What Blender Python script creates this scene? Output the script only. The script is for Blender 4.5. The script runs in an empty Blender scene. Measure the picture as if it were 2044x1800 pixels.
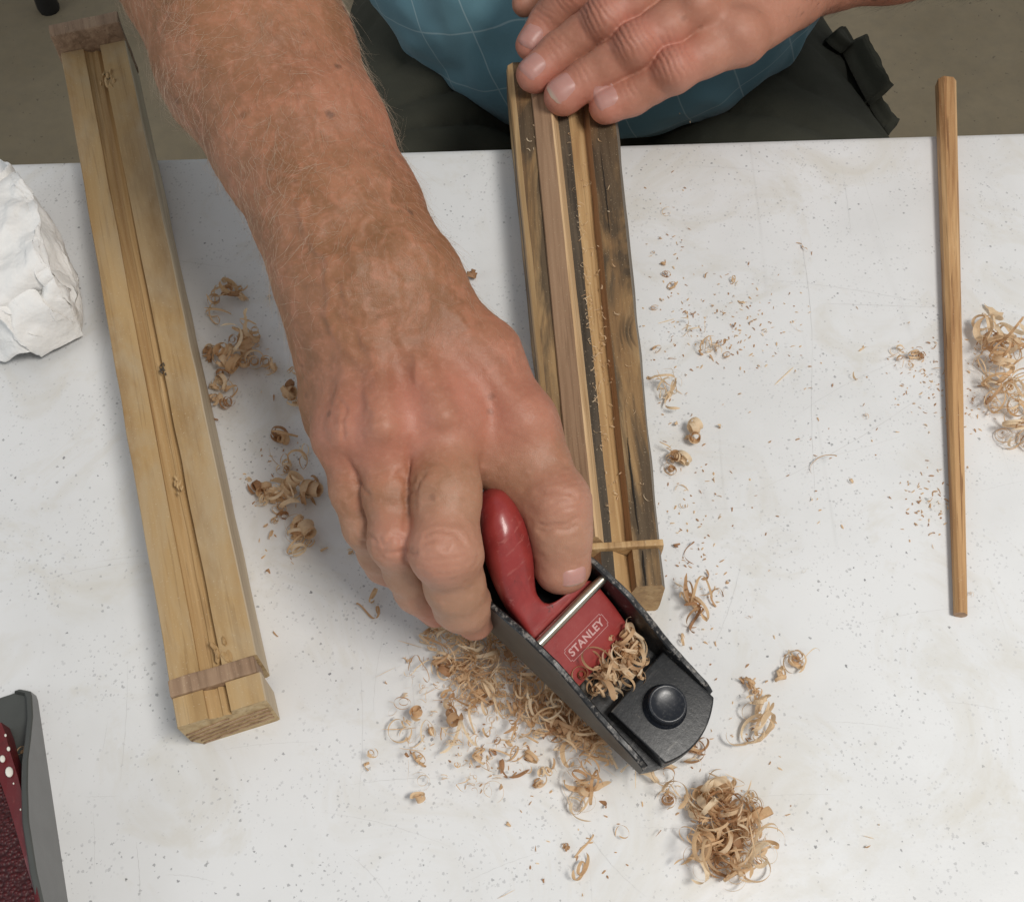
import bpy, bmesh, math, random
import numpy as np
from mathutils import Vector, Matrix

random.seed(7)
RNG = np.random.default_rng(11)
scene = bpy.context.scene
COL = scene.collection
R = math.radians

# ------------------------------------------------------------------ camera
CAM_H, TILT, FOC = 0.46, R(60), 2126.0          # height over table top, pitch below horizon, focal length in pixels of a 2044 wide frame
cam_d = bpy.data.cameras.new('camera')
cam_d.sensor_fit = 'HORIZONTAL'; cam_d.sensor_width = 36.0; cam_d.lens = 36.0 * FOC / 2044.0
cam_d.clip_start = 0.01; cam_d.clip_end = 60
cam = bpy.data.objects.new('camera', cam_d); COL.objects.link(cam)
cam.location = (0, 0, CAM_H); cam.rotation_euler = (R(30), 0, 0)
scene.camera = cam

# ------------------------------------------------------------------ light
world = bpy.data.worlds.new('World'); scene.world = world; world.use_nodes = True
wb = world.node_tree.nodes['Background']
wb.inputs[0].default_value = (0.93, 0.955, 0.99, 1); wb.inputs[1].default_value = 0.36
def area(name, loc, target, sx, sy, power, col):
    d = bpy.data.lights.new(name, 'AREA'); d.shape = 'RECTANGLE'; d.size = sx; d.size_y = sy; d.energy = power; d.color = col
    o = bpy.data.objects.new(name, d); COL.objects.link(o); o.location = loc
    o.rotation_euler = (Vector(target) - Vector(loc)).to_track_quat('-Z', 'Y').to_euler()
    return o
area('ceiling_light', (0.56, -0.14, 1.32), (0.0, 0.28, 0), 0.48, 0.30, 13.2, (1.0, 0.962, 0.905))
area('window_light', (-2.4, -0.6, 1.1), (0.0, 0.3, 0), 1.2, 1.4, 9, (0.82, 0.92, 1.0))
scene.view_settings.view_transform = 'Standard'; scene.view_settings.look = 'None'
scene.view_settings.exposure = 0.19; scene.view_settings.gamma = 1.0
scene.view_settings.use_curve_mapping = False
scene.cycles.use_denoising = True
scene.cycles.max_bounces = 8; scene.cycles.sample_clamp_indirect = 6

# ------------------------------------------------------------------ helpers
def at(x, y, z):
    """point of height z seen at pixel (x, y) of the 2044 x 1800 photograph"""
    a = (x - 1022) / FOC; b = (y - 900) / FOC
    s, c = math.sin(TILT), math.cos(TILT)
    d = (CAM_H - z) / (s + b * c)
    return np.array([a * d, d * (c - b * s), z])
def J(x, y, z, hw):
    """joint: point plus radius from half width in pixels"""
    p = at(x, y, z); s, c = math.sin(TILT), math.cos(TILT)
    d = c * p[1] + s * (CAM_H - z)
    return (p, hw * d / FOC)
def link(o, parent=None):
    COL.objects.link(o)
    if parent is not None: o.parent = parent
    return o
def empty(name, loc=(0, 0, 0), rot=(0, 0, 0)):
    o = bpy.data.objects.new(name, None); COL.objects.link(o); o.location = loc; o.rotation_euler = rot; o.empty_display_size = 0.02
    return o
def tag(o, label, cat=None, group=None, kind=None):
    o['label'] = label
    if cat: o['category'] = cat
    if group: o['group'] = group
    if kind: o['kind'] = kind
    return o
def mesh_obj(name, verts, faces, mat, parent=None, smooth=True, attrs=None):
    me = bpy.data.meshes.new(name)
    me.from_pydata([tuple(map(float, v)) for v in verts] if not isinstance(verts, np.ndarray) else verts.tolist(), [], faces if not isinstance(faces, np.ndarray) else faces.tolist())
    if smooth: me.polygons.foreach_set('use_smooth', [True] * len(me.polygons))
    for k, v in (attrs or {}).items():
        a = me.attributes.new(k, 'FLOAT', 'POINT'); a.data.foreach_set('value', np.asarray(v, dtype=np.float32))
    me.update()
    if mat: me.materials.append(mat)
    return link(bpy.data.objects.new(name, me), parent)
def bm_obj(name, bm, mat, parent=None, smooth=False, angle=None):
    me = bpy.data.meshes.new(name); bm.normal_update(); bm.to_mesh(me); bm.free()
    if mat: me.materials.append(mat)
    if smooth:
        me.polygons.foreach_set('use_smooth', [True] * len(me.polygons))
        if angle: me.set_sharp_from_angle(angle=R(angle))
    return link(bpy.data.objects.new(name, me), parent)
def bevel_all(bm, w, seg=2, ang=30):
    bm.normal_update()
    es = [e for e in bm.edges if len(e.link_faces) == 2 and e.calc_face_angle(0) > R(ang)]
    bmesh.ops.bevel(bm, geom=es, offset=w, segments=seg, affect='EDGES', profile=0.6)
# value noise, numpy
def _hash(ix, iy, iz, seed):
    h = (ix.astype(np.int64) * 374761393 + iy.astype(np.int64) * 668265263 + iz.astype(np.int64) * 2147483647 + seed * 974634777) & 0xffffffff
    h = ((h ^ (h >> 13)) * 1274126177) & 0xffffffff
    h = ((h ^ (h >> 16)) * 2246822519) & 0xffffffff
    return ((h ^ (h >> 15)) & 0xffff) / 65535.0
def vnoise(P, scale, seed=0):
    Q = np.asarray(P, dtype=np.float64) * scale; I = np.floor(Q); Fr = Q - I; I = I.astype(np.int64)
    u = Fr * Fr * (3 - 2 * Fr); out = 0
    for dx in (0, 1):
        for dy in (0, 1):
            for dz in (0, 1):
                w = (u[:, 0] if dx else 1 - u[:, 0]) * (u[:, 1] if dy else 1 - u[:, 1]) * (u[:, 2] if dz else 1 - u[:, 2])
                out = out + w * _hash(I[:, 0] + dx, I[:, 1] + dy, I[:, 2] + dz, seed)
    return out * 2 - 1
def fbm(P, scale, seed=0, oct=3):
    v = 0; a = 1.0
    for k in range(oct):
        v = v + a * vnoise(P, scale * 2 ** k, seed + k * 17); a *= 0.5
    return v

# ------------------------------------------------------------------ materials
class M:
    def __init__(self, name, rough=0.6, spec=0.5):
        self.m = bpy.data.materials.new(name); self.m.use_nodes = True
        self.nt = self.m.node_tree; self.b = self.nt.nodes['Principled BSDF']; self.out = self.nt.nodes['Material Output']
        self.b.inputs['Roughness'].default_value = rough; self.b.inputs['Specular IOR Level'].default_value = spec
    def n(self, t, **kw):
        nd = self.nt.nodes.new(t)
        for k, v in kw.items():
            if k.startswith('i_'):
                key = k[2:]; key = int(key) if key.isdigit() else key.replace('_', ' ')
                self.put(nd.inputs[key], v)
            else: setattr(nd, k, v)
        return nd
    def put(self, sock, v):
        if isinstance(v, bpy.types.NodeSocket): self.nt.links.new(v, sock)
        else: sock.default_value = v
    def coord(self, scale=(1, 1, 1), loc=(0, 0, 0), rot=(0, 0, 0), kind='Object'):
        tc = self.n('ShaderNodeTexCoord'); mp = self.n('ShaderNodeMapping')
        self.nt.links.new(tc.outputs[kind], mp.inputs[0])
        mp.inputs['Scale'].default_value = scale; mp.inputs['Location'].default_value = loc; mp.inputs['Rotation'].default_value = rot
        return mp.outputs[0]
    def noise(self, vec, scale, detail=4, rough=0.55, dist=0.0):
        return self.n('ShaderNodeTexNoise', i_Vector=vec, i_Scale=scale, i_Detail=detail, i_Roughness=rough, i_Distortion=dist).outputs['Fac']
    def ramp(self, fac, stops, interp='LINEAR'):
        r = self.n('ShaderNodeValToRGB', i_Fac=fac); cr = r.color_ramp; cr.interpolation = interp
        while len(cr.elements) < len(stops): cr.elements.new(0.5)
        for e, (p, c) in zip(cr.elements, stops):
            e.position = p; e.color = (*c, 1) if len(c) == 3 else c
        return r.outputs[0]
    def fr(self, fac, a, b):     # float ramp
        return self.n('ShaderNodeMapRange', i_Value=fac, i_From_Min=a, i_From_Max=b).outputs[0]
    def mix(self, fac, a, b, blend='MIX'):
        nd = self.n('ShaderNodeMix', data_type='RGBA', blend_type=blend)
        self.put(nd.inputs[0], fac)
        for s, v in ((nd.inputs[6], a), (nd.inputs[7], b)):
            self.put(s, (*v, 1) if isinstance(v, tuple) and len(v) == 3 else v)
        return nd.outputs[2]
    def math(self, op, a, b=0.0, clamp=False):
        nd = self.n('ShaderNodeMath', operation=op, use_clamp=clamp)
        self.put(nd.inputs[0], a); self.put(nd.inputs[1], b); return nd.outputs[0]
    def attr(self, name):
        return self.n('ShaderNodeAttribute', attribute_name=name).outputs['Fac']
    def color(self, v): self.put(self.b.inputs['Base Color'], (*v, 1) if isinstance(v, tuple) and len(v) == 3 else v)
    def bump(self, h, strength=0.3, dist=0.001, prev=None):
        bp = self.n('ShaderNodeBump', i_Height=h, i_Strength=strength, i_Distance=dist)
        if prev is not None: self.nt.links.new(prev, bp.inputs['Normal'])
        self.nt.links.new(bp.outputs[0], self.b.inputs['Normal']); return bp.outputs[0]

def wood(name, dark, mid, light, grain=1.0, streak=0.6, rough=0.62, grey=None, grey_amt=0.5, seed=0.0, ringscale=60, bump=0.25, smudge=None, knot=None):
    """grain runs along local Y; optional weathered grey patches"""
    m = M(name, rough, 0.35)
    v = m.coord((1, 0.045, 1), loc=(seed, seed * 1.7, seed * 0.3))
    if knot is not None:
        tc = m.n('ShaderNodeTexCoord'); sp_ = m.n('ShaderNodeSeparateXYZ', i_Vector=tc.outputs['Object'])
        dy = m.math('MULTIPLY', m.math('SUBTRACT', sp_.outputs[1], knot[1]), 1 / knot[2]); dx = m.math('MULTIPLY', m.math('SUBTRACT', sp_.outputs[0], knot[0]), 2.2 / knot[2])
        kk = m.math('POWER', 2.718, m.math('MULTIPLY', m.math('ADD', m.math('MULTIPLY', dx, dx), m.math('MULTIPLY', dy, dy)), -1.0))
        sh = m.n('ShaderNodeCombineXYZ', i_X=m.math('MULTIPLY', kk, .012))
        ad = m.n('ShaderNodeVectorMath', operation='ADD'); m.put(ad.inputs[0], v); m.put(ad.inputs[1], sh.outputs[0]); v = ad.outputs[0]
    warp = m.noise(m.coord((1, 0.12, 1), loc=(seed, 0, 0)), 14, 2)
    big = m.noise(v, ringscale, 4, 0.55, 1.2)
    fine = m.noise(m.coord((1, 0.02, 1), loc=(0, seed, 0)), 900, 3, 0.7)
    mid_n = m.noise(m.coord((1, 0.03, 1), loc=(0, 0, seed)), 260, 3, 0.6)
    c = m.ramp(big, [(0.30, dark), (0.5, mid), (0.70, light)])
    c = m.mix(m.math('MULTIPLY', m.fr(fine, 0.5, 0.75), 0.35 * grain), c, dark)
    c = m.mix(m.math('MULTIPLY', m.fr(mid_n, 0.55, 0.72), streak * 0.6), c, dark)
    c = m.mix(m.math('MULTIPLY', m.fr(warp, 0.45, 0.7), 0.25), c, light)
    pore = m.noise(m.coord((1, .030, 1), loc=(seed, 4, seed)), 620, 2, .5, .3); c = m.mix(m.math('MULTIPLY', m.fr(pore, .60, .66), .42 * grain), c, tuple(x * .7 for x in dark))
    if grey is not None:
        g1 = m.noise(m.coord((1, 0.22, 1), loc=(seed * 2, seed, 0)), 34, 5, 0.6, 1.8)
        g2 = m.noise(m.coord((1, 0.05, 1), loc=(seed, 3, 0)), 190, 4, 0.7, .6)
        gm = m.math('ADD', m.fr(g1, 0.62 - 0.25 * grey_amt, 0.78 - 0.25 * grey_amt), m.math('MULTIPLY', m.fr(g2, 0.5, 0.75), 0.35), True)
        gc = m.mix(m.fr(g2, 0.3, 0.7), grey, tuple(min(1, x * 0.4) for x in grey))
        c = m.mix(m.math('MULTIPLY', gm, 0.92), c, gc)
    if knot is not None:
        c = m.mix(m.math('MULTIPLY', m.fr(kk, .35, .9), .55), c, dark); c = m.mix(m.math('MULTIPLY', m.fr(m.math('MULTIPLY', kk, m.noise(v, 240, 3)), .36, .5), .8), c, (0.03, 0.022, 0.014))
    if smudge is not None:
        s1 = m.noise(m.coord((1, .45, 1), loc=(7, 2, 0)), 22, 5, .65, .8); s2 = m.noise(m.coord((1, .25, 1), loc=(2, 9, 0)), 60, 4, .7)
        c = m.mix(m.math('MULTIPLY', m.fr(s1, .44, .64), .8), c, smudge); c = m.mix(m.math('MULTIPLY', m.fr(s2, .5, .72), .5), c, tuple(x * .85 for x in dark))
    dust = m.noise(m.coord((1, 1, 1), loc=(seed, 5, 2)), 1400, 1, 0.5)
    c = m.mix(m.math('MULTIPLY', m.fr(dust, 0.70, 0.74), 0.45), c, (0.62, 0.50, 0.34))
    m.color(c)
    h = m.math('ADD', m.math('MULTIPLY', fine, 0.5), mid_n)
    m.bump(h, bump, 0.0006)
    return m.m

MAT = {}
MAT['pine'] = wood('pine_wood', (0.28, 0.160, 0.062), (0.40, 0.255, 0.110), (0.50, 0.345, 0.170), seed=1.3, ringscale=46, streak=.35, grain=.7, smudge=(0.43, 0.33, 0.205))
MAT['pine_cut'] = wood('pine_groove_wood', (0.31, 0.180, 0.075), (0.43, 0.275, 0.122), (0.54, 0.37, 0.185), seed=4.3, ringscale=120, streak=.7)
MAT['pine_end'] = wood('pine_end_wood', (0.28, 0.18, 0.08), (0.48, 0.34, 0.17), (0.55, 0.42, 0.24), seed=2.0, ringscale=120)
MAT['oak_grey'] = wood('oak_stop_wood', (0.20, 0.125, 0.075), (0.31, 0.20, 0.125), (0.42, 0.29, 0.185), seed=7.1, ringscale=150, streak=1.0)
MAT['weathered'] = wood('weathered_wood', (0.160, 0.085, 0.038), (0.31, 0.185, 0.080), (0.46, 0.31, 0.155), grey=(0.115, 0.080, 0.048), grey_amt=.9, seed=9.4, streak=.8, bump=.5, ringscale=38, knot=(.021, .135, .022))
MAT['weathered_grey'] = wood('weathered_grey_wood', (0.085, 0.070, 0.055), (0.165, 0.140, 0.110), (0.25, 0.215, 0.175), seed=2.4, streak=.9, bump=.6, ringscale=70)
MAT['pine_lit_side'] = wood('pine_lit_side_wood', (0.40, 0.31, 0.20), (0.54, 0.44, 0.30), (0.62, 0.52, 0.37), seed=3.9, ringscale=60, streak=.5)  # raw side, paler still: light from the right put into the colour
MAT['weathered_cut'] = wood('fresh_cut_and_lit_wood', (0.30, 0.165, 0.07), (0.47, 0.29, 0.13), (0.60, 0.41, 0.21), seed=5.2, ringscale=140, streak=.6)
MAT['blackened'] = wood('blackened_wood', (0.036, 0.027, 0.018), (0.078, 0.060, 0.042), (0.145, 0.105, 0.066), seed=3.3, ringscale=110, streak=.9, bump=.5)
MAT['oak_side'] = wood('oak_end_and_shade_wood', (0.25, 0.145, 0.08), (0.36, 0.22, 0.13), (0.46, 0.30, 0.19), seed=6.6, ringscale=150, streak=.9)
MAT['oak'] = wood('oak_wood', (0.27, 0.130, 0.052), (0.52, 0.305, 0.138), (0.66, 0.43, 0.22), seed=8.2, ringscale=110, streak=1.3, grain=2.0)
MAT['oak_pale'] = wood('oak_lit_face_wood', (0.42, 0.25, 0.115), (0.58, 0.385, 0.205), (0.68, 0.48, 0.28), seed=1.9, ringscale=150, streak=.7)

def table_mat():
    m = M('speckled_table_plastic', 0.42, 0.4)
    base = m.noise(m.coord(), 9, 4, 0.6)
    c = m.ramp(base, [(0.3, (0.655, 0.655, 0.645)), (0.55, (0.725, 0.728, 0.725)), (0.8, (0.755, 0.758, 0.755))])
    stain = m.noise(m.coord(loc=(3, 1, 0)), 16, 5, 0.7, 1)
    c = m.mix(m.math('MULTIPLY', m.fr(stain, 0.52, 0.72), 0.5), c, (0.57, 0.53, 0.44))
    # specks: several sizes of irregular dots
    dn = m.n('ShaderNodeTexNoise', i_Vector=m.coord(), i_Scale=1300.0, i_Detail=2.0).outputs['Color']
    for sc_, rad, col, amt, rot in ((230, 0.125, (0.10, 0.10, 0.105), 0.75, .3), (380, 0.20, (0.25, 0.25, 0.255), 0.7, .9), (600, 0.30, (0.42, 0.42, 0.425), 0.6, .5), (150, 0.072, (0.06, 0.06, 0.06), 0.8, 1.4)):
        vec = m.coord(rot=(0, 0, rot), loc=(rot, 0, 0))
        wv = m.n('ShaderNodeVectorMath', operation='MULTIPLY_ADD'); m.put(wv.inputs[0], dn); wv.inputs[1].default_value = (0.0016,) * 3; m.put(wv.inputs[2], vec)
        vo = m.n('ShaderNodeTexVoronoi', i_Vector=wv.outputs[0], i_Scale=float(sc_))
        rnd = m.n('ShaderNodeSeparateColor', i_Color=vo.outputs['Color'])
        thr = m.math('MULTIPLY', m.math('POWER', rnd.outputs[0], 2.2), rad * 1.5)
        spk = m.fr(m.math('SUBTRACT', thr, vo.outputs['Distance']), 0.0, 0.04)
        clump = m.fr(m.noise(m.coord(loc=(rot * 7, 2, 0)), 26, 2), 0.42, 0.62)
        c = m.mix(m.math('MULTIPLY', m.math('MULTIPLY', spk, amt), clump), c, col)
    # scratches: long thin lines at a few angles, broken by noise
    scr = None
    for k, (rot, sc_) in enumerate(((0.05, 9), (1.55, 8), (0.9, 5), (-1.1, 4))):
        vec = m.coord((1, 0.035, 1), rot=(0, 0, rot), loc=(k * 3.3, k, 0))
        nn = m.noise(vec, sc_, 1, 0.4, 0.0)
        line = m.math('SUBTRACT', 1.0, m.math('MULTIPLY', m.math('ABSOLUTE', m.math('SUBTRACT', nn, 0.5)), 420.0), True)
        brk = m.fr(m.noise(m.coord(loc=(k * 5.1, 7, 0)), 11, 3), 0.54, 0.64)
        ln = m.math('MULTIPLY', line, brk)
        scr = ln if scr is None else m.math('MAXIMUM', scr, ln)
    c = m.mix(m.math('MULTIPLY', scr, 0.10), c, (0.30, 0.29, 0.27))
    m.color(c)
    rr = m.noise(m.coord(), 60, 4); m.put(m.b.inputs['Roughness'], m.n('ShaderNodeMapRange', i_Value=rr, i_To_Min=0.36, i_To_Max=0.58).outputs[0])
    h = m.math('SUBTRACT', m.math('MULTIPLY', m.noise(m.coord(), 700, 2), 0.6), m.math('MULTIPLY', scr, 1.0))
    m.bump(h, 0.12, 0.0006)
    return m.m
MAT['table'] = table_mat()
def simple(name, col, rough=.5, metal=0.0, spec=.5, var=None, vs=60, bump=0, bs=400):
    m = M(name, rough, spec); m.b.inputs['Metallic'].default_value = metal
    if var: m.color(m.mix(m.noise(m.coord(), vs, 5, .6), col, var))
    else: m.color(col)
    if bump: m.bump(m.noise(m.coord(), bs, 4), bump, 0.0006)
    return m.m
def floor_mat():
    m = M('concrete_floor', 0.75, 0.3)
    n1 = m.noise(m.coord(), 5, 5, .65); n2 = m.noise(m.coord(loc=(4, 2, 0)), 38, 5, .7)
    c = m.ramp(n1, [(.3, (0.225, 0.180, 0.112)), (.7, (0.295, 0.240, 0.155))])
    c = m.mix(m.math('MULTIPLY', m.fr(n2, .4, .75), .5), c, (0.20, 0.17, 0.12))
    sp = m.noise(m.coord(loc=(1, 1, 0)), 120, 2, .5)
    c = m.mix(m.math('MULTIPLY', m.fr(sp, .70, .74), .6), c, (0.10, 0.08, 0.06))
    m.color(c); m.bump(n2, .1, .002); return m.m
MAT['floor'] = floor_mat()

def skin_mat():
    m = M('skin', 0.50, 0.42)
    pink, tan = m.attr('pink'), m.attr('tan')
    base = (0.40, 0.220, 0.138)
    n_big = m.noise(m.coord(loc=(1, 0, 0)), 34, 4, .6, .6); n_mid = m.noise(m.coord(loc=(0, 3, 0)), 120, 4, .6, .8); n_sm = m.noise(m.coord(loc=(0, 0, 5)), 420, 3, .6)
    c = m.mix(m.math('MULTIPLY', tan, 0.85), base, (0.280, 0.118, 0.052))
    c = m.mix(m.math('MULTIPLY', m.fr(n_big, .42, .68), m.math('MULTIPLY', m.math('ADD', tan, .25), .75)), c, (0.190, 0.084, 0.033))
    c = m.mix(m.math('MULTIPLY', m.fr(n_mid, .50, .70), m.math('MULTIPLY', m.math('ADD', tan, .45), .5)), c, (0.385, 0.165, 0.090))
    c = m.mix(m.math('MULTIPLY', m.fr(n_mid, .50, .30), m.math('MULTIPLY', m.math('ADD', tan, .3), .5)), c, (0.225, 0.105, 0.045))
    c = m.mix(m.math('MULTIPLY', pink, .95), c, (0.52, 0.190, 0.140))
    c = m.mix(m.math('MULTIPLY', m.fr(n_sm, .52, .72), .22), c, (0.54, 0.28, 0.20))
    # freckles and age spots
    vo = m.n('ShaderNodeTexVoronoi', i_Vector=m.coord(), i_Scale=92.0); rnd = m.n('ShaderNodeSeparateColor', i_Color=vo.outputs['Color'])
    spot = m.math('MULTIPLY', m.fr(m.math('ADD', vo.outputs['Distance'], m.math('MULTIPLY', n_sm, .2)), .30, .20), m.fr(rnd.outputs[0], .55, .8))
    c = m.mix(m.math('MULTIPLY', m.math('MULTIPLY', spot, m.math('ADD', tan, .25)), .6), c, (0.120, 0.055, 0.030))
    c = m.mix(m.math('MULTIPLY', m.attr('crease'), .35), c, (0.30, 0.105, 0.075))
    m.color(c)
    b = m.b
    b.inputs['Subsurface Weight'].default_value = 0.16; b.inputs['Subsurface Radius'].default_value = (1.0, 0.36, 0.2); b.inputs['Subsurface Scale'].default_value = 0.0022
    vo2 = m.n('ShaderNodeTexVoronoi', i_Vector=m.coord((1, .7, 1)), i_Scale=1500.0, feature='DISTANCE_TO_EDGE')
    h = m.math('ADD', m.math('MULTIPLY', m.fr(vo2.outputs['Distance'], 0.0, .25), .3), m.math('ADD', m.math('MULTIPLY', n_sm, .8), m.math('MULTIPLY', n_mid, 1.6)))
    m.bump(h, .26, .0007)
    m.put(b.inputs['Roughness'], m.n('ShaderNodeMapRange', i_Value=n_sm, i_To_Min=.36, i_To_Max=.58).outputs[0])
    return m.m
MAT['skin'] = skin_mat()
def nail_mat():
    m = M('fingernail', .40, .45)
    n = m.noise(m.coord(), 240, 3)
    c = m.mix(n, (0.44, 0.220, 0.185), (0.50, 0.265, 0.225)); c = m.mix(m.attr('tip'), c, (0.62, 0.48, 0.38)); m.color(c)
    m.b.inputs['Subsurface Weight'].default_value = .1; m.b.inputs['Subsurface Scale'].default_value = .001
    m.bump(m.noise(m.coord(), 1500, 2), .15, .0003); return m.m
MAT['nail'] = nail_mat()
MAT['hair'] = simple('arm_hair_strands', (0.30, 0.20, 0.12), .4, var=(0.75, 0.62, 0.48), vs=70)
MAT['hair_dark'] = simple('dark_arm_hair_strands', (0.05, 0.03, 0.02), .45)
def shirt_mat():
    m = M('blue_check_shirt', .85, .2)
    n = m.noise(m.coord(), 16, 4); f = m.noise(m.coord(), 900, 2)
    c = m.mix(n, (0.090, 0.195, 0.250), (0.130, 0.250, 0.285))
    def lines(rot, per, w, off):
        vec = m.coord(rot=(0, 0, 0)); sx = m.n('ShaderNodeSeparateXYZ', i_Vector=vec)
        u = m.math('ADD', m.math('MULTIPLY', sx.outputs[0], math.cos(rot)), m.math('MULTIPLY', sx.outputs[2], math.sin(rot)))
        wob = m.math('MULTIPLY', m.noise(vec, 14, 2), .006)
        t = m.math('FRACT', m.math('DIVIDE', m.math('ADD', m.math('ADD', u, wob), off), per))
        return m.fr(m.math('ABSOLUTE', m.math('SUBTRACT', t, .5)), w, w * .45)
    g = m.math('MAXIMUM', lines(R(22), .042, .016, .01), lines(R(-62), .048, .015, 0.0))
    c = m.mix(m.math('MULTIPLY', g, .42), c, (0.42, 0.52, 0.54))
    m.color(c); m.b.inputs['Sheen Weight'].default_value = .15; m.bump(f, .2, .0006); return m.m
MAT['shirt'] = shirt_mat()
MAT['trousers'] = simple('dark_trouser_cloth', (0.040, 0.040, 0.030), .9, spec=.15, var=(0.068, 0.068, 0.051), vs=30, bump=.3, bs=900)
def paint_black():
    m = M('black_enamel', .33, .5)
    n = m.noise(m.coord(), 420, 5, .7); n2 = m.noise(m.coord((1, .3, 1)), 160, 4, .65)
    c = m.mix(m.math('MULTIPLY', m.fr(n2, .58, .8), .4), (0.0055, 0.006, 0.007), (0.022, 0.022, 0.022))
    wear = m.math('MULTIPLY', m.fr(m.math('ADD', m.math('MULTIPLY', m.attr('edge'), .34), m.math('MULTIPLY', n, .62)), .655, .72), 1.0)
    c = m.mix(m.math('MULTIPLY', wear, .8), c, (0.22, 0.20, 0.18))
    sc1 = m.noise(m.coord((1, .07, 1), rot=(0, 0, .4)), 380, 3, .6); c = m.mix(m.math('MULTIPLY', m.math('MULTIPLY', m.fr(sc1, .60, .66), m.fr(n2, .42, .6)), .55), c, (0.16, 0.15, 0.135))
    dust = m.fr(m.noise(m.coord(), 1500, 2), .66, .72)
    c = m.mix(m.math('MULTIPLY', dust, .2), c, (0.35, 0.29, 0.22))
    m.color(c); m.put(m.b.inputs['Roughness'], m.n('ShaderNodeMapRange', i_Value=n, i_To_Min=.24, i_To_Max=.52).outputs[0]); m.bump(n, .25, .0004); return m.m
MAT['black'] = paint_black()
def side_metal():
    m = M('worn_cast_iron_side', .48, .5); m.b.inputs['Metallic'].default_value = .75
    n = m.noise(m.coord((.25, 1, 1)), 260, 5, .7); n2 = m.noise(m.coord(), 50, 4)
    c = m.mix(n, (0.055, 0.052, 0.046), (0.115, 0.108, 0.095)); c = m.mix(m.math('MULTIPLY', m.fr(n2, .45, .7), .6), c, (0.045, 0.036, 0.027))
    m.color(c); m.bump(n, .2, .0004); return m.m
MAT['iron'] = side_metal()
def red_paint(name, a, b, rough):
    m = M(name, rough, .5)
    n = m.noise(m.coord(), 130, 5, .65); n2 = m.noise(m.coord((1, .3, 1)), 600, 3, .7)
    c = m.mix(n, a, b); c = m.mix(m.math('MULTIPLY', m.fr(n2, .68, .74), .45), c, (0.06, 0.02, 0.018))
    c = m.mix(m.math('MULTIPLY', m.fr(m.noise(m.coord(loc=(2, 2, 2)), 1500, 1), .67, .71), .12), c, (0.45, 0.2, 0.15))
    grime = m.noise(m.coord(loc=(5, 1, 3)), 55, 5, .7, 1.0); c = m.mix(m.math('MULTIPLY', m.fr(grime, .48, .72), .55), c, tuple(x * .45 + .008 for x in a))
    sc1 = m.noise(m.coord((1, .06, 1), rot=(0, 0, .6)), 420, 3, .6); c = m.mix(m.math('MULTIPLY', m.math('MULTIPLY', m.fr(sc1, .60, .66), m.fr(grime, .42, .6)), .5), c, (0.42, 0.13, 0.11))
    sc2 = m.noise(m.coord((.08, 1, 1), rot=(0, 0, -.3), loc=(2, 7, 1)), 300, 3, .6); c = m.mix(m.math('MULTIPLY', m.math('MULTIPLY', m.fr(sc2, .62, .68), m.fr(n, .5, .62)), .8), c, (0.05, 0.02, 0.018))
    m.color(c); m.b.inputs['Coat Weight'].default_value = .12; m.bump(n2, .12, .0003)
    m.put(m.b.inputs['Roughness'], m.n('ShaderNodeMapRange', i_Value=n, i_To_Min=rough - .12, i_To_Max=rough + .22).outputs[0]); return m.m
MAT['red'] = red_paint('red_lever_paint', (0.245, 0.024, 0.023), (0.315, 0.042, 0.036), .30)
MAT['red_dark'] = red_paint('dark_red_paint', (0.105, 0.006, 0.009), (0.15, 0.012, 0.014), .4)
MAT['print'] = simple('worn_white_print', (0.62, 0.42, 0.40), .6, var=(0.46, 0.20, 0.19), vs=700)
MAT['steel'] = simple('brushed_steel', (0.62, 0.58, 0.50), .30, 1.0, var=(0.40, 0.35, 0.27), vs=240, bump=.08)
MAT['grey_paint'] = simple('grey_green_enamel', (0.075, 0.079, 0.073), .42, 0, var=(0.052, 0.055, 0.050), vs=90, bump=.15, bs=900)
MAT['grey_steel'] = simple('machined_grey_side', (0.24, 0.24, 0.235), .42, .7, var=(0.17, 0.17, 0.168), vs=70, bump=.1, bs=900)
MAT['fleck'] = simple('dried_white_paint', (0.74, 0.72, 0.64), .6)
MAT['rubber'] = simple('black_rubber', (0.012, 0.011, 0.011), .6, bump=.1)
MAT['tube'] = simple('dark_painted_tube', (0.03, 0.028, 0.027), .4)
MAT['chair_seat'] = simple('black_plastic_seat', (0.02, 0.02, 0.022), .5)
def tissue_mat():
    m = M('white_paper_towel', .9, .1)
    n = m.noise(m.coord(), 22, 4); c = m.mix(n, (0.80, 0.785, 0.75), (0.84, 0.83, 0.815)); m.color(c)
    w = m.n('ShaderNodeTexVoronoi', i_Vector=m.coord(), i_Scale=520.0)
    m.bump(m.math('ADD', w.outputs['Distance'], m.noise(m.coord(), 160, 4)), .25, .0008)
    return m.m
MAT['tissue'] = tissue_mat()
def shaving_mat():
    m = M('oak_shaving', .55, .3)
    t = m.attr('tone')
    n = m.noise(m.coord(), 700, 3, .6)
    c = m.ramp(t, [(0, (0.44, 0.24, 0.125)), (.45, (0.74, 0.51, 0.295)), (1, (0.88, 0.72, 0.51))])
    c = m.mix(m.math('MULTIPLY', m.fr(n, .5, .75), .3), c, (0.45, 0.27, 0.13))
    m.color(c)
    tr = m.n('ShaderNodeBsdfTranslucent', i_Color=c); mx = m.n('ShaderNodeMixShader', i_0=.42)
    m.nt.links.new(m.b.outputs[0], mx.inputs[1]); m.nt.links.new(tr.outputs[0], mx.inputs[2]); m.nt.links.new(mx.outputs[0], m.out.inputs[0])
    return m.m
MAT['shaving'] = shaving_mat()

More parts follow.
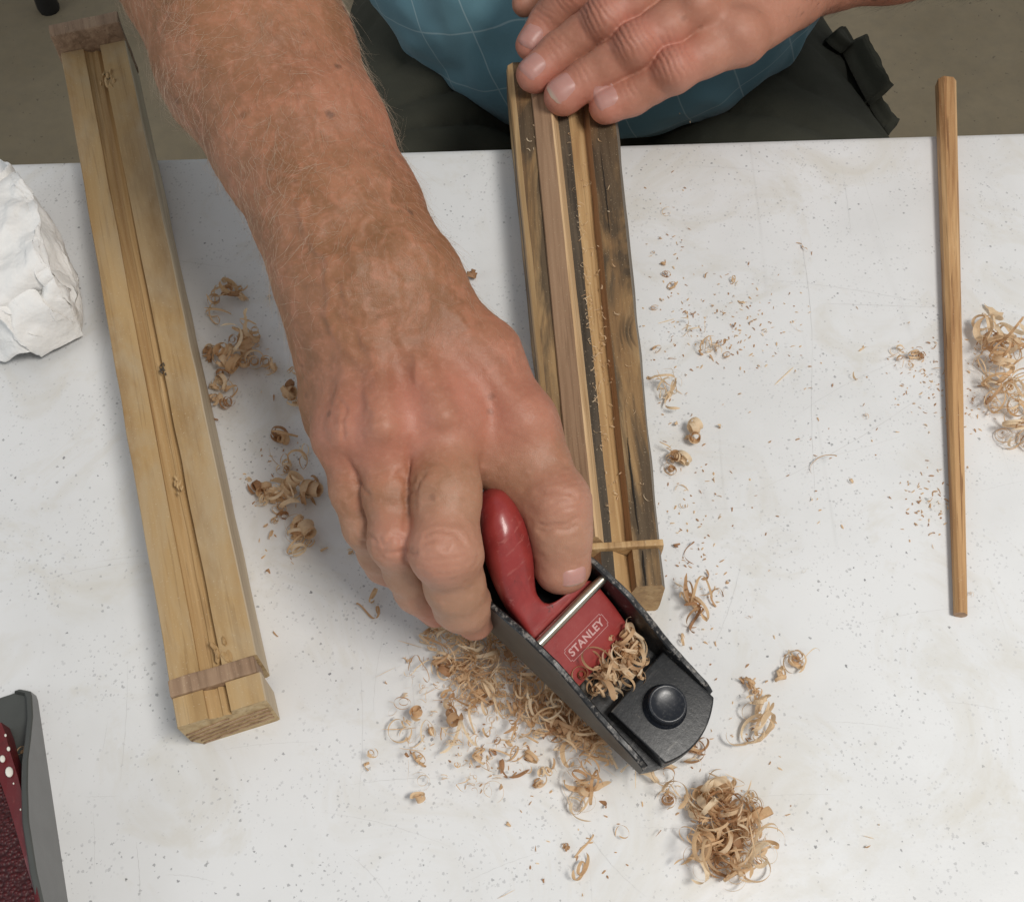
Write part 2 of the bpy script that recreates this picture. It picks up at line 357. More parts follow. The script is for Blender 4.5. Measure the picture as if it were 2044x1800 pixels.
# ------------------------------------------------------------------ setting: floor, table
FLOOR_Z = -0.74
fl = mesh_obj('floor', [(-4, -3, FLOOR_Z), (4, -3, FLOOR_Z), (4, 5, FLOOR_Z), (-4, 5, FLOOR_Z)], [(0, 1, 2, 3)], MAT['floor'], smooth=False)
tag(fl, 'bare olive brown concrete floor behind the table', kind='structure')

EDGE_A, EDGE_B = at(80, 320, 0), at(2044, 260, 0)
edge_ang = math.atan2(EDGE_B[1] - EDGE_A[1], EDGE_B[0] - EDGE_A[0])
mid = (EDGE_A + EDGE_B) / 2
tb = empty('folding_table', (mid[0], mid[1], 0), (0, 0, edge_ang))
tag(tb, 'white speckled plastic folding table with scratches, under the work', 'table')
bm = bmesh.new()
bmesh.ops.create_cube(bm, size=1, matrix=Matrix.Translation((0, -0.38, -0.022)) @ Matrix.Diagonal((1.83, 0.76, 0.044, 1)))
bmesh.ops.bevel(bm, geom=[e for e in bm.edges if abs((e.verts[0].co - e.verts[1].co).z) > .01], offset=.05, segments=6, affect='EDGES')
bevel_all(bm, .006, 3, 40)
bm_obj('tabletop', bm, MAT['table'], tb, True, 40)
scr_m = M('scratch_grey', .6, .3); scr_m.color(scr_m.mix(scr_m.noise(scr_m.coord(), 160, 3), (0.66, 0.655, 0.645), (0.40, 0.395, 0.38)))
TBI = Matrix.Rotation(-edge_ang, 4, 'Z') @ Matrix.Translation((-mid[0], -mid[1], 0))
for (x1, y1, x2, y2, w_, bow) in ((1597, 470, 1622, 690, .22, 3), (1622, 690, 1628, 1000, .14, -3), (1500, 555, 1880, 612, .14, 6), (1640, 606, 1885, 614, .2, 0), (1850, 700, 1560, 850, .16, -10), (1870, 770, 1490, 990, .2, 8), (1830, 860, 1560, 930, .12, 4), (1380, 1020, 1520, 1010, .12, 0), (1480, 1120, 1425, 1290, .14, 3), (1650, 1440, 1800, 1455, .14, 2),
        (310, 516, 462, 536, .22, 1), (190, 1122, 300, 1108, .2, 1), (60, 1165, 290, 1120, .14, 4), (255, 1320, 240, 1560, .16, 2), (215, 1440, 205, 1500, .14, 0), (170, 1590, 240, 1588, .14, 0), (186, 1620, 188, 1745, .14, 1), (272, 1680, 280, 1800, .22, 1), (330, 1745, 430, 1760, .16, 2), (800, 1220, 830, 1520, .14, 5), (770, 1250, 745, 1420, .12, -3), (700, 1565, 890, 1552, .18, 2), (720, 1340, 716, 1600, .12, 3), (640, 1620, 900, 1690, .12, 5), (690, 1700, 780, 1800, .14, 4), (1270, 1650, 1420, 1660, .12, 1), (1500, 1590, 1660, 1585, .14, 1), (1160, 1640, 1290, 1790, .12, -5), (930, 1760, 1080, 1700, .12, 2), (1700, 1250, 1980, 1210, .14, 5), (1880, 1400, 2010, 1420, .14, 2), (1960, 980, 2044, 960, .14, 1), (420, 1500, 640, 1480, .12, 3), (1680, 330, 1700, 480, .12, 1), (1350, 330, 1560, 345, .14, 2)):
    bm = bmesh.new(); prev = None; a_, b_ = at(x1, y1, 0), at(x2, y2, 0); nn_ = Vector((-(b_ - a_)[1], (b_ - a_)[0], 0)).normalized()
    for t in np.linspace(0, 1, 22):
        p_ = Vector(a_ + (b_ - a_) * t) + nn_ * (bow * .0004 * math.sin(math.pi * t) + .00012 * math.sin(t * 37 + x1)); p_.z = .00012
        ww = w_ * .001 * .5 * (.25 + .75 * math.sin(math.pi * t)) * (.7 + .3 * math.sin(t * 53 + y1))
        cur = (bm.verts.new(TBI @ (p_ - nn_ * ww)), bm.verts.new(TBI @ (p_ + nn_ * ww)))
        if prev: bm.faces.new((prev[0], cur[0], cur[1], prev[1]))
        prev = cur
    bm_obj('scratch', bm, scr_m.m, tb)
def tube(bm, pts, r, seg=12):
    rings = []
    for i, p in enumerate(pts):
        p = Vector(p); d = (Vector(pts[min(i + 1, len(pts) - 1)]) - Vector(pts[max(i - 1, 0)])).normalized()
        u = d.orthogonal().normalized(); w = d.cross(u)
        rr = r[i] if isinstance(r, (list, tuple)) else r
        rings.append([bm.verts.new(p + rr * (u * math.cos(2 * math.pi * k / seg) + w * math.sin(2 * math.pi * k / seg))) for k in range(seg)])
    for a, b in zip(rings, rings[1:]):
        for k in range(seg): bm.faces.new((a[k], a[(k + 1) % seg], b[(k + 1) % seg], b[k]))
    bm.faces.new(rings[0][::-1]); bm.faces.new(rings[-1])
for sx in (-.68, .68):
    bm = bmesh.new(); tube(bm, [(sx, -.08, -.045), (sx, -.08, FLOOR_Z), ], .0127); tube(bm, [(sx, -.68, -.045), (sx, -.68, FLOOR_Z)], .0127); tube(bm, [(sx, -.09, -.4), (sx, -.67, -.4)], .0105)
    bm_obj('leg_frame', bm, MAT['grey_steel'], tb, True, 40)

# chair whose rubber foot shows at the top of the photograph
ft = at(99, 20, FLOOR_Z)
ch = empty('metal_chair', (ft[0], ft[1], FLOOR_Z), (0, 0, R(8)))
tag(ch, 'dark tubular chair leg with rubber foot on the floor behind the boards', 'chair')
for (x, y) in ((0, 0), (-.42, 0), (-.42, .42), (0, .42)):
    bm = bmesh.new(); tube(bm, [(x, y, .03), (x - .02 * (1 if x == 0 else -1), y + .03, .44)], .012)
    lg = bm_obj('leg', bm, MAT['tube'], ch, True, 40)
    bm = bmesh.new(); tube(bm, [(x, y, 0), (x, y, .006), (x, y, .045)], [.017, .0185, .016])
    bm_obj('rubber_foot', bm, MAT['rubber'], lg, True, 40)
bm = bmesh.new(); bmesh.ops.create_cube(bm, size=1, matrix=Matrix.Translation((-.21, .24, .452)) @ Matrix.Diagonal((.44, .44, .03, 1))); bevel_all(bm, .012, 3)
bm_obj('seat', bm, MAT['chair_seat'], ch, True, 40)
bm = bmesh.new(); bmesh.ops.create_cube(bm, size=1, matrix=Matrix.Translation((-.21, .47, .74)) @ Matrix.Diagonal((.42, .025, .3, 1))); bevel_all(bm, .01, 3)
bm_obj('backrest', bm, MAT['chair_seat'], ch, True, 40)
for x in (-.38, -.04):
    bm = bmesh.new(); tube(bm, [(x, .45, .44), (x, .47, .7)], .01); bm_obj('back_post', bm, MAT['tube'], ch, True, 40)

# ------------------------------------------------------------------ grooved boards
def frame_obj(name, near, far, zrot_only=True):
    """empty at the near end, local Y towards the far end"""
    d = far - near
    return empty(name, near, (0, 0, math.atan2(d[1], d[0]) - math.pi / 2)), float(np.hypot(d[0], d[1]))
def sweep_profile(name, prof, y0, y1, wf, mats_for, parent, n=70, jit=.00012, seed=0, mat_list=()):
    """prof: list of (u, z) closed; u is a fraction of the width wf(y) (0..1), z metres; each face strip takes mats_for[k]"""
    ys = np.linspace(y0, y1, n); K = len(prof)
    V = []
    for y in ys:
        l, r = wf(y)
        for (u, z) in prof: V.append((l + (r - l) * u, y, z))
    V = np.array(V)
    V[:, 0] += jit * 2 * vnoise(V * np.array([1, .4, 1]), 120, seed); V[:, 2] += np.where(V[:, 2] > .002, jit * fbm(V * np.array([1, .3, 1]), 140, seed + 3), 0)
    F, mi = [], []
    for i in range(n - 1):
        for k in range(K):
            a, b = i * K + k, i * K + (k + 1) % K
            F.append((a, b, b + K, a + K)); mi.append(mats_for[k])
    F.append(tuple(range(K))[::-1]); mi.append(mats_for[K]); F.append(tuple(range((n - 1) * K, n * K))); mi.append(mats_for[K])
    o = mesh_obj(name, V, F, None, parent, smooth=False)
    for m_ in mat_list: o.data.materials.append(m_)
    o.data.polygons.foreach_set('material_index', mi)
    bm = bmesh.new(); bm.from_mesh(o.data); bmesh.ops.recalc_face_normals(bm, faces=bm.faces); bm.to_mesh(o.data); bm.free()
    return o
def block(name, x0, x1, y0, y1, z0, z1, mat, parent, bev=.0006, rotz=0, jit=0):
    bm = bmesh.new(); bmesh.ops.create_cube(bm, size=1, matrix=Matrix.Diagonal((x1 - x0, y1 - y0, z1 - z0, 1)))
    bevel_all(bm, bev, 2)
    if jit:
        bmesh.ops.subdivide_edges(bm, edges=bm.edges, cuts=3, use_grid_fill=True)
        P = np.array([v.co[:] for v in bm.verts]); dn = np.stack([vnoise(P + 3, 300, 1), vnoise(P + 7, 300, 2), vnoise(P, 300, 5)], 1) * jit
        for v, d in zip(bm.verts, dn): v.co += Vector(d)
    o = bm_obj(name, bm, mat, parent, True, 35); o.location = ((x0 + x1) / 2, (y0 + y1) / 2, (z0 + z1) / 2); o.rotation_euler = (0, 0, rotz); return o

LZ = 0.0295
nl, nr, fl_, fr_ = at(352, 1446, LZ), at(533, 1402, LZ), at(120, 99, LZ), at(250, 80, LZ)
near, far = (nl + nr) / 2, (fl_ + fr_) / 2
lb, L = frame_obj('grooved_board', np.array([*near[:2], 0.0]), np.array([*far[:2], 0.0]))
tag(lb, 'yellow pine board with one long groove, lying beside the forearm', 'board')
ax = np.array([math.cos(lb.rotation_euler.z), math.sin(lb.rotation_euler.z)])
def loc_x(p): return float(np.dot(p[:2] - near[:2], ax))
w_near = (loc_x(nl), loc_x(nr)); w_far = (loc_x(fl_), loc_x(fr_))
def wfL(y):
    t = y / L; return (w_near[0] * (1 - t) + w_far[0] * t, w_near[1] * (1 - t) + w_far[1] * t)
profL = [(0.10, 0), (0.96, 0), (1.0, .0012), (1.0, LZ - .0008), (.985, LZ), (.60, LZ), (.594, LZ - .0034), (.580, LZ - .0042), (.53, LZ - .0030), (.50, LZ - .0028), (.485, LZ - .0034), (.455, LZ - .0036), (.43, LZ - .0030), (.39, LZ - .0026), (.350, LZ - .0016), (.345, LZ), (.012, LZ), (0.0, LZ - .001), (0.0, .0085)]
mfL = [2, 2, 3, 3, 0, 1, 1, 1, 1, 1, 1, 1, 1, 1, 1, 0, 0, 0, 0, 2]
yA, yB = .0125, .0205          # stop strip in its slot near the near end
ends = ((0.0, yA), (yB, L - .002))
for i, (a, b) in enumerate(ends):
    sweep_profile('plank' if i else 'plank_end', profL, a, b, wfL, mfL, lb, n=90 if i else 8, seed=i, jit=.00018, mat_list=(MAT['pine'], MAT['pine_cut'], MAT['pine_end'], MAT['pine_lit_side']))
l0, r0 = wfL(yA)
block('stop_strip', l0 - .0004, r0 - .0012, yA + .0001, yB - .0001, .012, LZ + .0011, MAT['oak_grey'], lb, jit=.0004)
l1, r1 = wfL(L)
block('stop_strip', l1 - .0018, r1 + .0004, L - .0018, L + .0085, .004, LZ + .0125, MAT['oak_grey'], lb, .0008, jit=.0005)
# end-grain growth rings: slats of hard grain standing proud of the sawn end
for k in range(6):
    z = .003 + k * .0042; bm = bmesh.new()
    xs = np.linspace(l0 + (.004 if z < .009 else .0008), r0 - .0012, 14)
    pts = [(x, -.0003, z + .004 * math.sin((x - l0) * 60 - .6) + .0004 * math.sin(x * 900 + k)) for x in xs]
    pts = [(x, y, zz) for x, y, zz in pts if .001 < zz < LZ - .0075]
    if len(pts) > 3:
        tube(bm, pts, .00042, 6); bm_obj('growth_ring', bm, MAT['oak_grey'], lb, True)
# torn-out knots
def chip(name, parent, x, y, z, r, mat, seed):
    rg = np.random.default_rng(seed); bm = bmesh.new()
    for q in range(9):
        a = rg.uniform(0, 6.28); d = r * rg.uniform(.1, 1); l = r * rg.uniform(.25, .6); h = r * rg.uniform(.12, .35)
        mtx = Matrix.Translation((x + d * math.cos(a) * .6, y + d * math.sin(a) * 1.3, z)) @ Matrix.Rotation(rg.uniform(-.5, .5), 4, 'Z') @ Matrix.Rotation(rg.uniform(-.5, .5), 4, 'X') @ Matrix.Diagonal((l * .5, l * 1.6, h, 1))
        bmesh.ops.create_icosphere(bm, subdivisions=1, radius=.6, matrix=mtx)
    return bm_obj(name, bm, mat, parent)
for (px, py, r, s) in ((216, 162, .0072, 1), (215, 150, .0034, 5), (327, 740, .0034, 2), (357, 968, .0042, 3), (446, 1302, .0068, 4)):
    p = at(px, py, LZ); d = p[:2] - near[:2]; ay = np.array([-ax[1], ax[0]])
    chip('torn_knot', lb, float(d @ ax), float(d @ ay), LZ, r, MAT['blackened' if s in (5, 2) else 'pine_cut'], s)

RZ = 0.0300
nl, nr, fl_, fr_ = at(1119, 1172, RZ), at(1330, 1172, RZ), at(1011, 122, RZ), at(1224, 122, RZ)
near, far = (nl + nr) / 2, (fl_ + fr_) / 2
rb, L2 = frame_obj('weathered_board', np.array([*near[:2], 0.0]), np.array([*far[:2], 0.0]))
tag(rb, 'weathered grey brown board with two grooves, under the pressing hand', 'board')
ax = np.array([math.cos(rb.rotation_euler.z), math.sin(rb.rotation_euler.z)])
w_near = (loc_x(nl), loc_x(nr)); w_far = (loc_x(fl_), loc_x(fr_))
def wfR(y):
    t = y / L2; return (w_near[0] * (1 - t) + w_far[0] * t, w_near[1] * (1 - t) + w_far[1] * t)
V1a, V1b, V2a, V2m, V2b = .228, .415, .532, .685, .722
profR = [(0.02, 0), (.975, 0), (.995, .002), (1.0, .007), (.995, RZ - .0035), (.962, RZ), (V2b, RZ - .0003), (V2m, RZ - .0075), (V2a, RZ - .0012), (V1b, RZ - .0012), ((V1a + V1b) / 2, RZ - .0095), (V1a, RZ), (.055, RZ), (.01, RZ - .0022), (0.0, RZ - .006), (0.0, .003)]
mfR = [3, 3, 0, 4, 4, 0, 2, 1, 3, 2, 2, 0, 1, 1, 0, 0, 1]  # second groove: lit wall paler, shaded wall browner, painted in by material
ay2 = np.array([-ax[1], ax[0]]); yS = float((at(1258, 1096, RZ)[:2] - near[:2]) @ ay2)
for i, (a, b) in enumerate(((0.0, yS), (yS + .0036, L2))):
    sweep_profile('plank' if i else 'plank_end', profR, a, b, wfR, mfR, rb, n=90 if i else 12, jit=.0002, seed=5 + i, mat_list=(MAT['weathered'], MAT['weathered_cut'], MAT['oak_side'], MAT['blackened'], MAT['weathered_grey']))
l0, r0 = wfR(yS)
block('stop_strip', l0 + .003, r0 + .0008, yS + .0002, yS + .0034, .014, RZ + .0016, MAT['weathered_cut'], rb, .0007, R(1.2), jit=.0004)
# long drying cracks along the wide rail, drawn as flat dark strips
crack_m = simple('dark_crack_wood', (0.016, 0.012, 0.008), .9)
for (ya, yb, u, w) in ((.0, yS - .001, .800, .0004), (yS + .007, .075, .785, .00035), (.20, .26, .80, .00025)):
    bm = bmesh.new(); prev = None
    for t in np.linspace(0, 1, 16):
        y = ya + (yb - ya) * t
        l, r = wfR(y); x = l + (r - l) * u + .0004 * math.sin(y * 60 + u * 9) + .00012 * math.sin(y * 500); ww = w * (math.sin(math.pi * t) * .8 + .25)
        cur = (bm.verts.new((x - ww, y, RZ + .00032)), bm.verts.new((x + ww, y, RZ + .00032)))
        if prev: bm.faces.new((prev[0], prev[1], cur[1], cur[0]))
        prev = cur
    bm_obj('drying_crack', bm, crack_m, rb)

# square oak blank lying on edge in the first groove
def stick_mesh(name, mat, side_mat, r0, r1, length, parent=None, sides=4, n=60, rot=0, seed=0, cham=.12):
    ys = np.linspace(0, length, n); V, F, mi = [], [], []
    K = sides * 2
    for y in ys:
        r = r0 + (r1 - r0) * y / length
        for k in range(sides):
            a = rot + 2 * math.pi * k / sides
            for s in (-1, 1):
                aa = a + s * cham * (2 * math.pi / sides) * .5
                V.append((r * math.cos(aa), y, r * math.sin(aa)))
    V = np.array(V); V[:, 0] += .00012 * vnoise(V * np.array([1, .5, 1]), 200, seed); V[:, 2] += .00012 * vnoise(V * np.array([1, .5, 1]), 200, seed + 1)
    for i in range(n - 1):
        for k in range(K):
            F.append((i * K + k, i * K + (k + 1) % K, (i + 1) * K + (k + 1) % K, (i + 1) * K + k)); mi.append(0)
    F.append(tuple(range(K))[::-1]); mi.append(1); F.append(tuple(range((n - 1) * K, n * K))); mi.append(1)
    o = mesh_obj(name, V, F, mat, parent, smooth=False); o.data.materials.append(side_mat); o.data.polygons.foreach_set('material_index', mi)
    bm = bmesh.new(); bm.from_mesh(o.data); bmesh.ops.recalc_face_normals(bm, faces=bm.faces); bm.to_mesh(o.data); bm.free()
    return o
yn = yS + .0040
uc = (V1a + V1b) / 2
def grv(y): l, r = wfR(y); return l + (r - l) * uc
rot = Matrix.Rotation(rb.rotation_euler.z, 4, "Z"); base2 = base = Matrix.Translation((near[0], near[1], 0)) @ rot
pa = base @ Vector((grv(yn), yn, 0)); pb = base @ Vector((grv(L2 + .03), L2 + .03, 0))
st_len = (pb - pa).length
st = stick_mesh('square_oak_blank', MAT['oak_pale'], MAT['oak_side'], .0075, .0079, st_len, None, 4, 70, R(70), 3, .10)
st.location = (pa.x, pa.y, RZ - .0012); st.rotation_euler = (0, 0, math.atan2(pb.y - pa.y, pb.x - pa.x) - math.pi / 2)
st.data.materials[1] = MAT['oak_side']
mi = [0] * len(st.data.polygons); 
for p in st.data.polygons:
    if p.normal.x < -.3: mi[p.index] = 1  # left faces take the darker oak: their shade is put into the colour
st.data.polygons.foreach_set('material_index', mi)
tag(st, 'square oak stick held in the groove under the pressing fingers', 'stick')

# finished tapered stick at the side
pa, pb = at(1918, 1226, .0035), at(1888, 166, .006)
d = pb - pa
ts = stick_mesh('tapered_oak_stick', MAT['oak'], MAT['oak_side'], .0046, .0073, float(np.hypot(d[0], d[1])), None, 8, 80, R(22.5), 9, .25)
# square section at the far end, eight-sided at the near end
P = np.array([v.co[:] for v in ts.data.vertices]); Ls = P[:, 1].max()
for v in ts.data.vertices:
    t = v.co.y / Ls; a = math.atan2(v.co.z, v.co.x); r_ = .0029 + .0025 * t
    sq = r_ * 1.0 / max(abs(math.cos(a)), abs(math.sin(a))); k = min(1, max(0, (t - .02) / .3))
    rr = math.hypot(v.co.x, v.co.z) / (.0046 + .0027 * t) * r_ * 1.03 * (1 - k) + min(sq, r_ * 1.36) * k
    v.co.x = rr * math.cos(a); v.co.z = rr * math.sin(a) + r_ * 1.02
ts.location = (pa[0], pa[1], 0); ts.rotation_euler = (0, 0, math.atan2(d[1], d[0]) - math.pi / 2)
tag(ts, 'finished tapered oak stick lying alone, overhanging the far table edge', 'stick')
# ------------------------------------------------------------------ block plane in the hand
PL_O = (0.02157, 0.15970, 0.03264)
pl = empty('block_plane', PL_O, (0, R(6), R(-43.5)))
pl.rotation_mode = 'XYZ'
pl.rotation_euler = (Matrix.Rotation(R(-43.5), 3, 'Z') @ Matrix.Rotation(R(6), 3, 'Y')).to_euler()
tag(pl, 'black block plane with red lever cap gripped by the hand', 'hand plane')
HW = .0222
def interp(x, xs, ys): return float(np.interp(x, xs, ys))
RX = [-.072, -.060, -.040, -.020, -.006, .012, .024, .036, .048, .059, .0625]
RH = [.010, .013, .022, .0275, .0300, .0288, .0240, .0178, .0140, .0112, .0075]
def nose_x(y): return .0705 - .0085 * (y / HW) ** 2
def heel_x(y): return -.0745 + .011 * (y / HW) ** 2
V, F, E_, mi = [], [], [], []
xs = np.linspace(0, 1, 64)
for s in (-1, 1):
    base = len(V)
    for t in xs:
        yo, yi = HW * s, (HW - .0028) * s
        xo = heel_x(HW) + (nose_x(HW) - heel_x(HW)) * t
        h = float(np.interp(xo, RX, RH)) + .00012 * math.sin(xo * 900 + s)
        b = .0006
        ring = [(xo, yo, 0), (xo, yo, h - b), (xo, yo - b * s, h), (xo, yi + b * s, h), (xo, yi, h - b), (xo, yi - .0012 * s, .0042), (xo, yi, 0)]
        V += ring; E_ += [0, .75, 1, 1, .75, 0, 0]
    K = 7
    for i in range(len(xs) - 1):
        for k in range(K):
            a, b_ = base + i * K + k, base + i * K + (k + 1) % K
            F.append((a, b_, b_ + K, a + K)); mi.append(1 if k == 0 else 0)
    F.append(tuple(base + k for k in range(K))); F.append(tuple(base + (len(xs) - 1) * K + k for k in range(K))); mi += [0, 0]
# sole plate with bowed nose and heel
ys = np.linspace(-HW + .0002, HW - .0002, 21)
base = len(V); out = [(nose_x(y), y) for y in ys] + [(heel_x(y), y) for y in ys[::-1]]
n = len(out)
V += [(x, y, 0.0001) for x, y in out] + [(x, y, .0040) for x, y in out]; E_ += [0] * n + [.5] * n
F.append(tuple(base + k for k in range(n))[::-1]); F.append(tuple(base + n + k for k in range(n))); mi += [1, 0]
for k in range(n): F.append((base + k, base + (k + 1) % n, base + n + (k + 1) % n, base + n + k)); mi.append(0)
body = mesh_obj('body', V, F, MAT['black'], pl, False, {'edge': E_}); body.data.materials.append(MAT['iron']); body.data.polygons.foreach_set('material_index', mi)
bm = bmesh.new(); bm.from_mesh(body.data); bmesh.ops.recalc_face_normals(bm, faces=bm.faces); bm.to_mesh(body.data); bm.free()
body.data.polygons.foreach_set('use_smooth', [True] * len(body.data.polygons)); body.data.set_sharp_from_angle(angle=R(40))
# raised pad in front of the mouth
def prism(bm, outline, z0, z1):
    a = [bm.verts.new((x, y, z0)) for x, y in outline]; b = [bm.verts.new((x, y, z1)) for x, y in outline]; n = len(outline)
    bm.faces.new(a[::-1]); bm.faces.new(b)
    for k in range(n): bm.faces.new((a[k], a[(k + 1) % n], b[(k + 1) % n], b[k]))
def with_edge(o, zthr):
    P = np.array([v.co[:] for v in o.data.vertices]); a = o.data.attributes.new('edge', 'FLOAT', 'POINT'); a.data.foreach_set('value', np.where(P[:, 2] > zthr, .30, .15).astype(np.float32))
bm = bmesh.new(); yy = np.linspace(-.0150, .0192, 15)
prism(bm, [(nose_x(y) - .0003, y) for y in yy] + [(.0366, .0192), (.0372, -.0150)], .0035, .0118); bevel_all(bm, .0009, 3, 40)
o = bm_obj('nose_pad', bm, MAT['black'], body, True, 40); with_edge(o, .0112)
# knob with dished top
prof = [(.0, .0168), (.0035, .0169), (.0055, .0173), (.0066, .0178), (.0072, .0180), (.0077, .0176), (.0079, .0165), (.0079, .0140), (.0082, .0126), (.0092, .0117), (.0093, .0108)]
bm = bmesh.new(); seg = 40; rings = []
for r_, z_ in prof[1:]: rings.append([bm.verts.new((.0518 + r_ * math.cos(2 * math.pi * k / seg), .0020 + r_ * math.sin(2 * math.pi * k / seg), z_)) for k in range(seg)])
c0 = bm.verts.new((.0518, .0020, .0168))
for k in range(seg): bm.faces.new((c0, rings[0][k], rings[0][(k + 1) % seg]))
for a, b_ in zip(rings, rings[1:]):
    for k in range(seg): bm.faces.new((a[k], b_[k], b_[(k + 1) % seg], a[(k + 1) % seg]))
def gloss_black():
    m = M('glossy_black_knob', .3, .5); n = m.noise(m.coord(), 900, 4)
    m.color(m.mix(m.fr(n, .55, .8), (0.008, 0.010, 0.015), (0.05, 0.05, 0.05))); m.bump(n, .05, .0003)
    m.put(m.b.inputs['Roughness'], m.n('ShaderNodeMapRange', i_Value=n, i_To_Min=.2, i_To_Max=.42).outputs[0]); return m.m
bm_obj('front_knob', bm, gloss_black(), pl, True, 60)
# blade and mouth
bm = bmesh.new(); prism(bm, [(-.012, -.0165), (.024, -.0165), (.024, .0165), (-.012, .0165)], 0, .0018); bevel_all(bm, .0003, 1)
bl = bm_obj('blade', bm, MAT['iron'], pl, True, 30); bl.location = (.004, 0, .0122); bl.rotation_euler = (0, R(22), 0)
bm = bmesh.new(); tube(bm, [(0, -.0200, .0252), (0, .0200, .0252)], .0021, 20); bm_obj('cross_pin', bm, MAT['steel'], pl, True, 40)
# lever cap: flat plate flowing into an egg-shaped palm rest
LX = [.0215, .0205, .010, .0, -.0035, -.0055, -.0066, -.0078, -.0110, -.0150, -.0200, -.0280, -.0360, -.0440, -.0510, -.0560, -.0585]
YL = [-.0155, -.0165, -.0177, -.0179, -.0179, -.0178, -.0178, -.0177, -.0175, -.0172, -.0164, -.0147, -.0118, -.0080, -.0030, .0010, .0040]
YR = [.0160, .0170, .0179, .0179, .0176, .0150, .0030, -.0030, -.0044, -.0040, .0000, .0075, .0115, .0135, .0140, .0125, .0100]
ZT = [.0100, .0106, .0160, .0208, .0226, .0236, .0241, .0248, .0266, .0290, .0335, .0415, .0475, .0500, .0485, .0430, .0370]
ZB = [.0085, .0086, .0130, .0160, .0162, .0160, .0158, .0155, .0145, .0138, .0135, .0150, .0175, .0215, .0255, .0290, .0330]
EX = [7, 7, 7, 7, 6.5, 6, 5, 4.2, 3.2, 2.8, 2.5, 2.2, 2.1, 2.0, 2.0, 2.0, 2.0]
arc = np.concatenate([[0], np.cumsum(np.abs(np.diff(LX)) + .25 * np.abs(np.diff(YR)) + .4 * np.abs(np.diff(ZT)))])
def smooth1(a, it=3):
    a = np.array(a, float)
    for _ in range(it): a[1:-1] = .25 * a[:-2] + .5 * a[1:-1] + .25 * a[2:]
    return a
tt = np.linspace(0, arc[-1], 110)
sec = [np.interp(tt, arc, q) for q in (LX, YL, YR, ZT, ZB, EX)]
sec = [smooth1(q, 6) for q in sec]
seg = 44; V = []; F = []
for i in range(len(tt)):
    x, yl, yr, zt, zb, ex = (q[i] for q in sec)
    cy, cz, a, b_ = (yl + yr) / 2, (zt + zb) / 2, (yr - yl) / 2, max((zt - zb) / 2, .0005)
    for k in range(seg):
        th = 2 * math.pi * k / seg; c, s = math.cos(th), math.sin(th)
        V.append((x, cy + a * math.copysign(abs(c) ** (2 / ex), c), cz + b_ * math.copysign(abs(s) ** (2 / ex), s)))
for i in range(len(tt) - 1):
    for k in range(seg): F.append((i * seg + k, i * seg + (k + 1) % seg, (i + 1) * seg + (k + 1) % seg, (i + 1) * seg + k))
F.append(tuple(range(seg))[::-1]); F.append(tuple(range((len(tt) - 1) * seg, len(tt) * seg)))
lc = mesh_obj('lever_cap', V, F, MAT['red'], pl, True); lc.data.set_sharp_from_angle(angle=R(50))
bm = bmesh.new(); bm.from_mesh(lc.data); bmesh.ops.recalc_face_normals(bm, faces=bm.faces); bm.to_mesh(lc.data); bm.free()
# printed maker's name on the cap
sl = math.atan2(.0208 - .0106, .0205); 
fc = bpy.data.curves.new('lettering', 'FONT'); fc.body = 'STANLEY'; fc.size = .0046; fc.align_x = 'CENTER'; fc.align_y = 'CENTER'; fc.extrude = .00004; fc.offset = .00013; fc.space_character = 1.06
fc.materials.append(MAT['print'])
tmp = link(bpy.data.objects.new('lettering', fc)); bpy.context.view_layer.update()
lme = bpy.data.meshes.new_from_object(tmp.evaluated_get(bpy.context.evaluated_depsgraph_get())); bpy.data.objects.remove(tmp); bpy.data.curves.remove(fc)
tx = link(bpy.data.objects.new('lettering', lme), lc)
x0 = .0107; zt0 = .0208 - (.0208 - .0106) * x0 / .0205
e1 = Vector((0, 1, 0)); e2 = Vector((-math.cos(sl), 0, math.sin(sl))); e3 = e1.cross(e2)
tm = Matrix(((e1.x, e2.x, e3.x), (e1.y, e2.y, e3.y), (e1.z, e2.z, e3.z))).to_4x4()
TXM = Matrix.Translation(Vector((x0, -.0004, zt0)) + e3 * .00025) @ tm
tx.matrix_local = TXM
bm = bmesh.new(); w2, h2, c_ = .0114, .0031, .0008
oc = [(-w2, -h2 + c_), (-w2 + c_, -h2 + c_), (-w2 + c_, -h2), (w2 - c_, -h2), (w2 - c_, -h2 + c_), (w2, -h2 + c_), (w2, h2 - c_), (w2 - c_, h2 - c_), (w2 - c_, h2), (-w2 + c_, h2), (-w2 + c_, h2 - c_), (-w2, h2 - c_)]
for (a, b_) in zip(oc, oc[1:] + oc[:1]):
    a, b_ = Vector((*a, 0)), Vector((*b_, 0)); nrm = (b_ - a).normalized().cross(Vector((0, 0, 1))) * .00009; dd = (b_ - a).normalized() * .00009
    bm.faces.new([bm.verts.new(v) for v in (a - nrm - dd, b_ - nrm + dd, b_ + nrm + dd, a + nrm - dd)])
bo = bm_obj('lettering_border', bm, MAT['print'], lc); bo.matrix_local = Matrix.Translation(Vector((x0, -.0004, zt0)) + e3 * .00020) @ tm

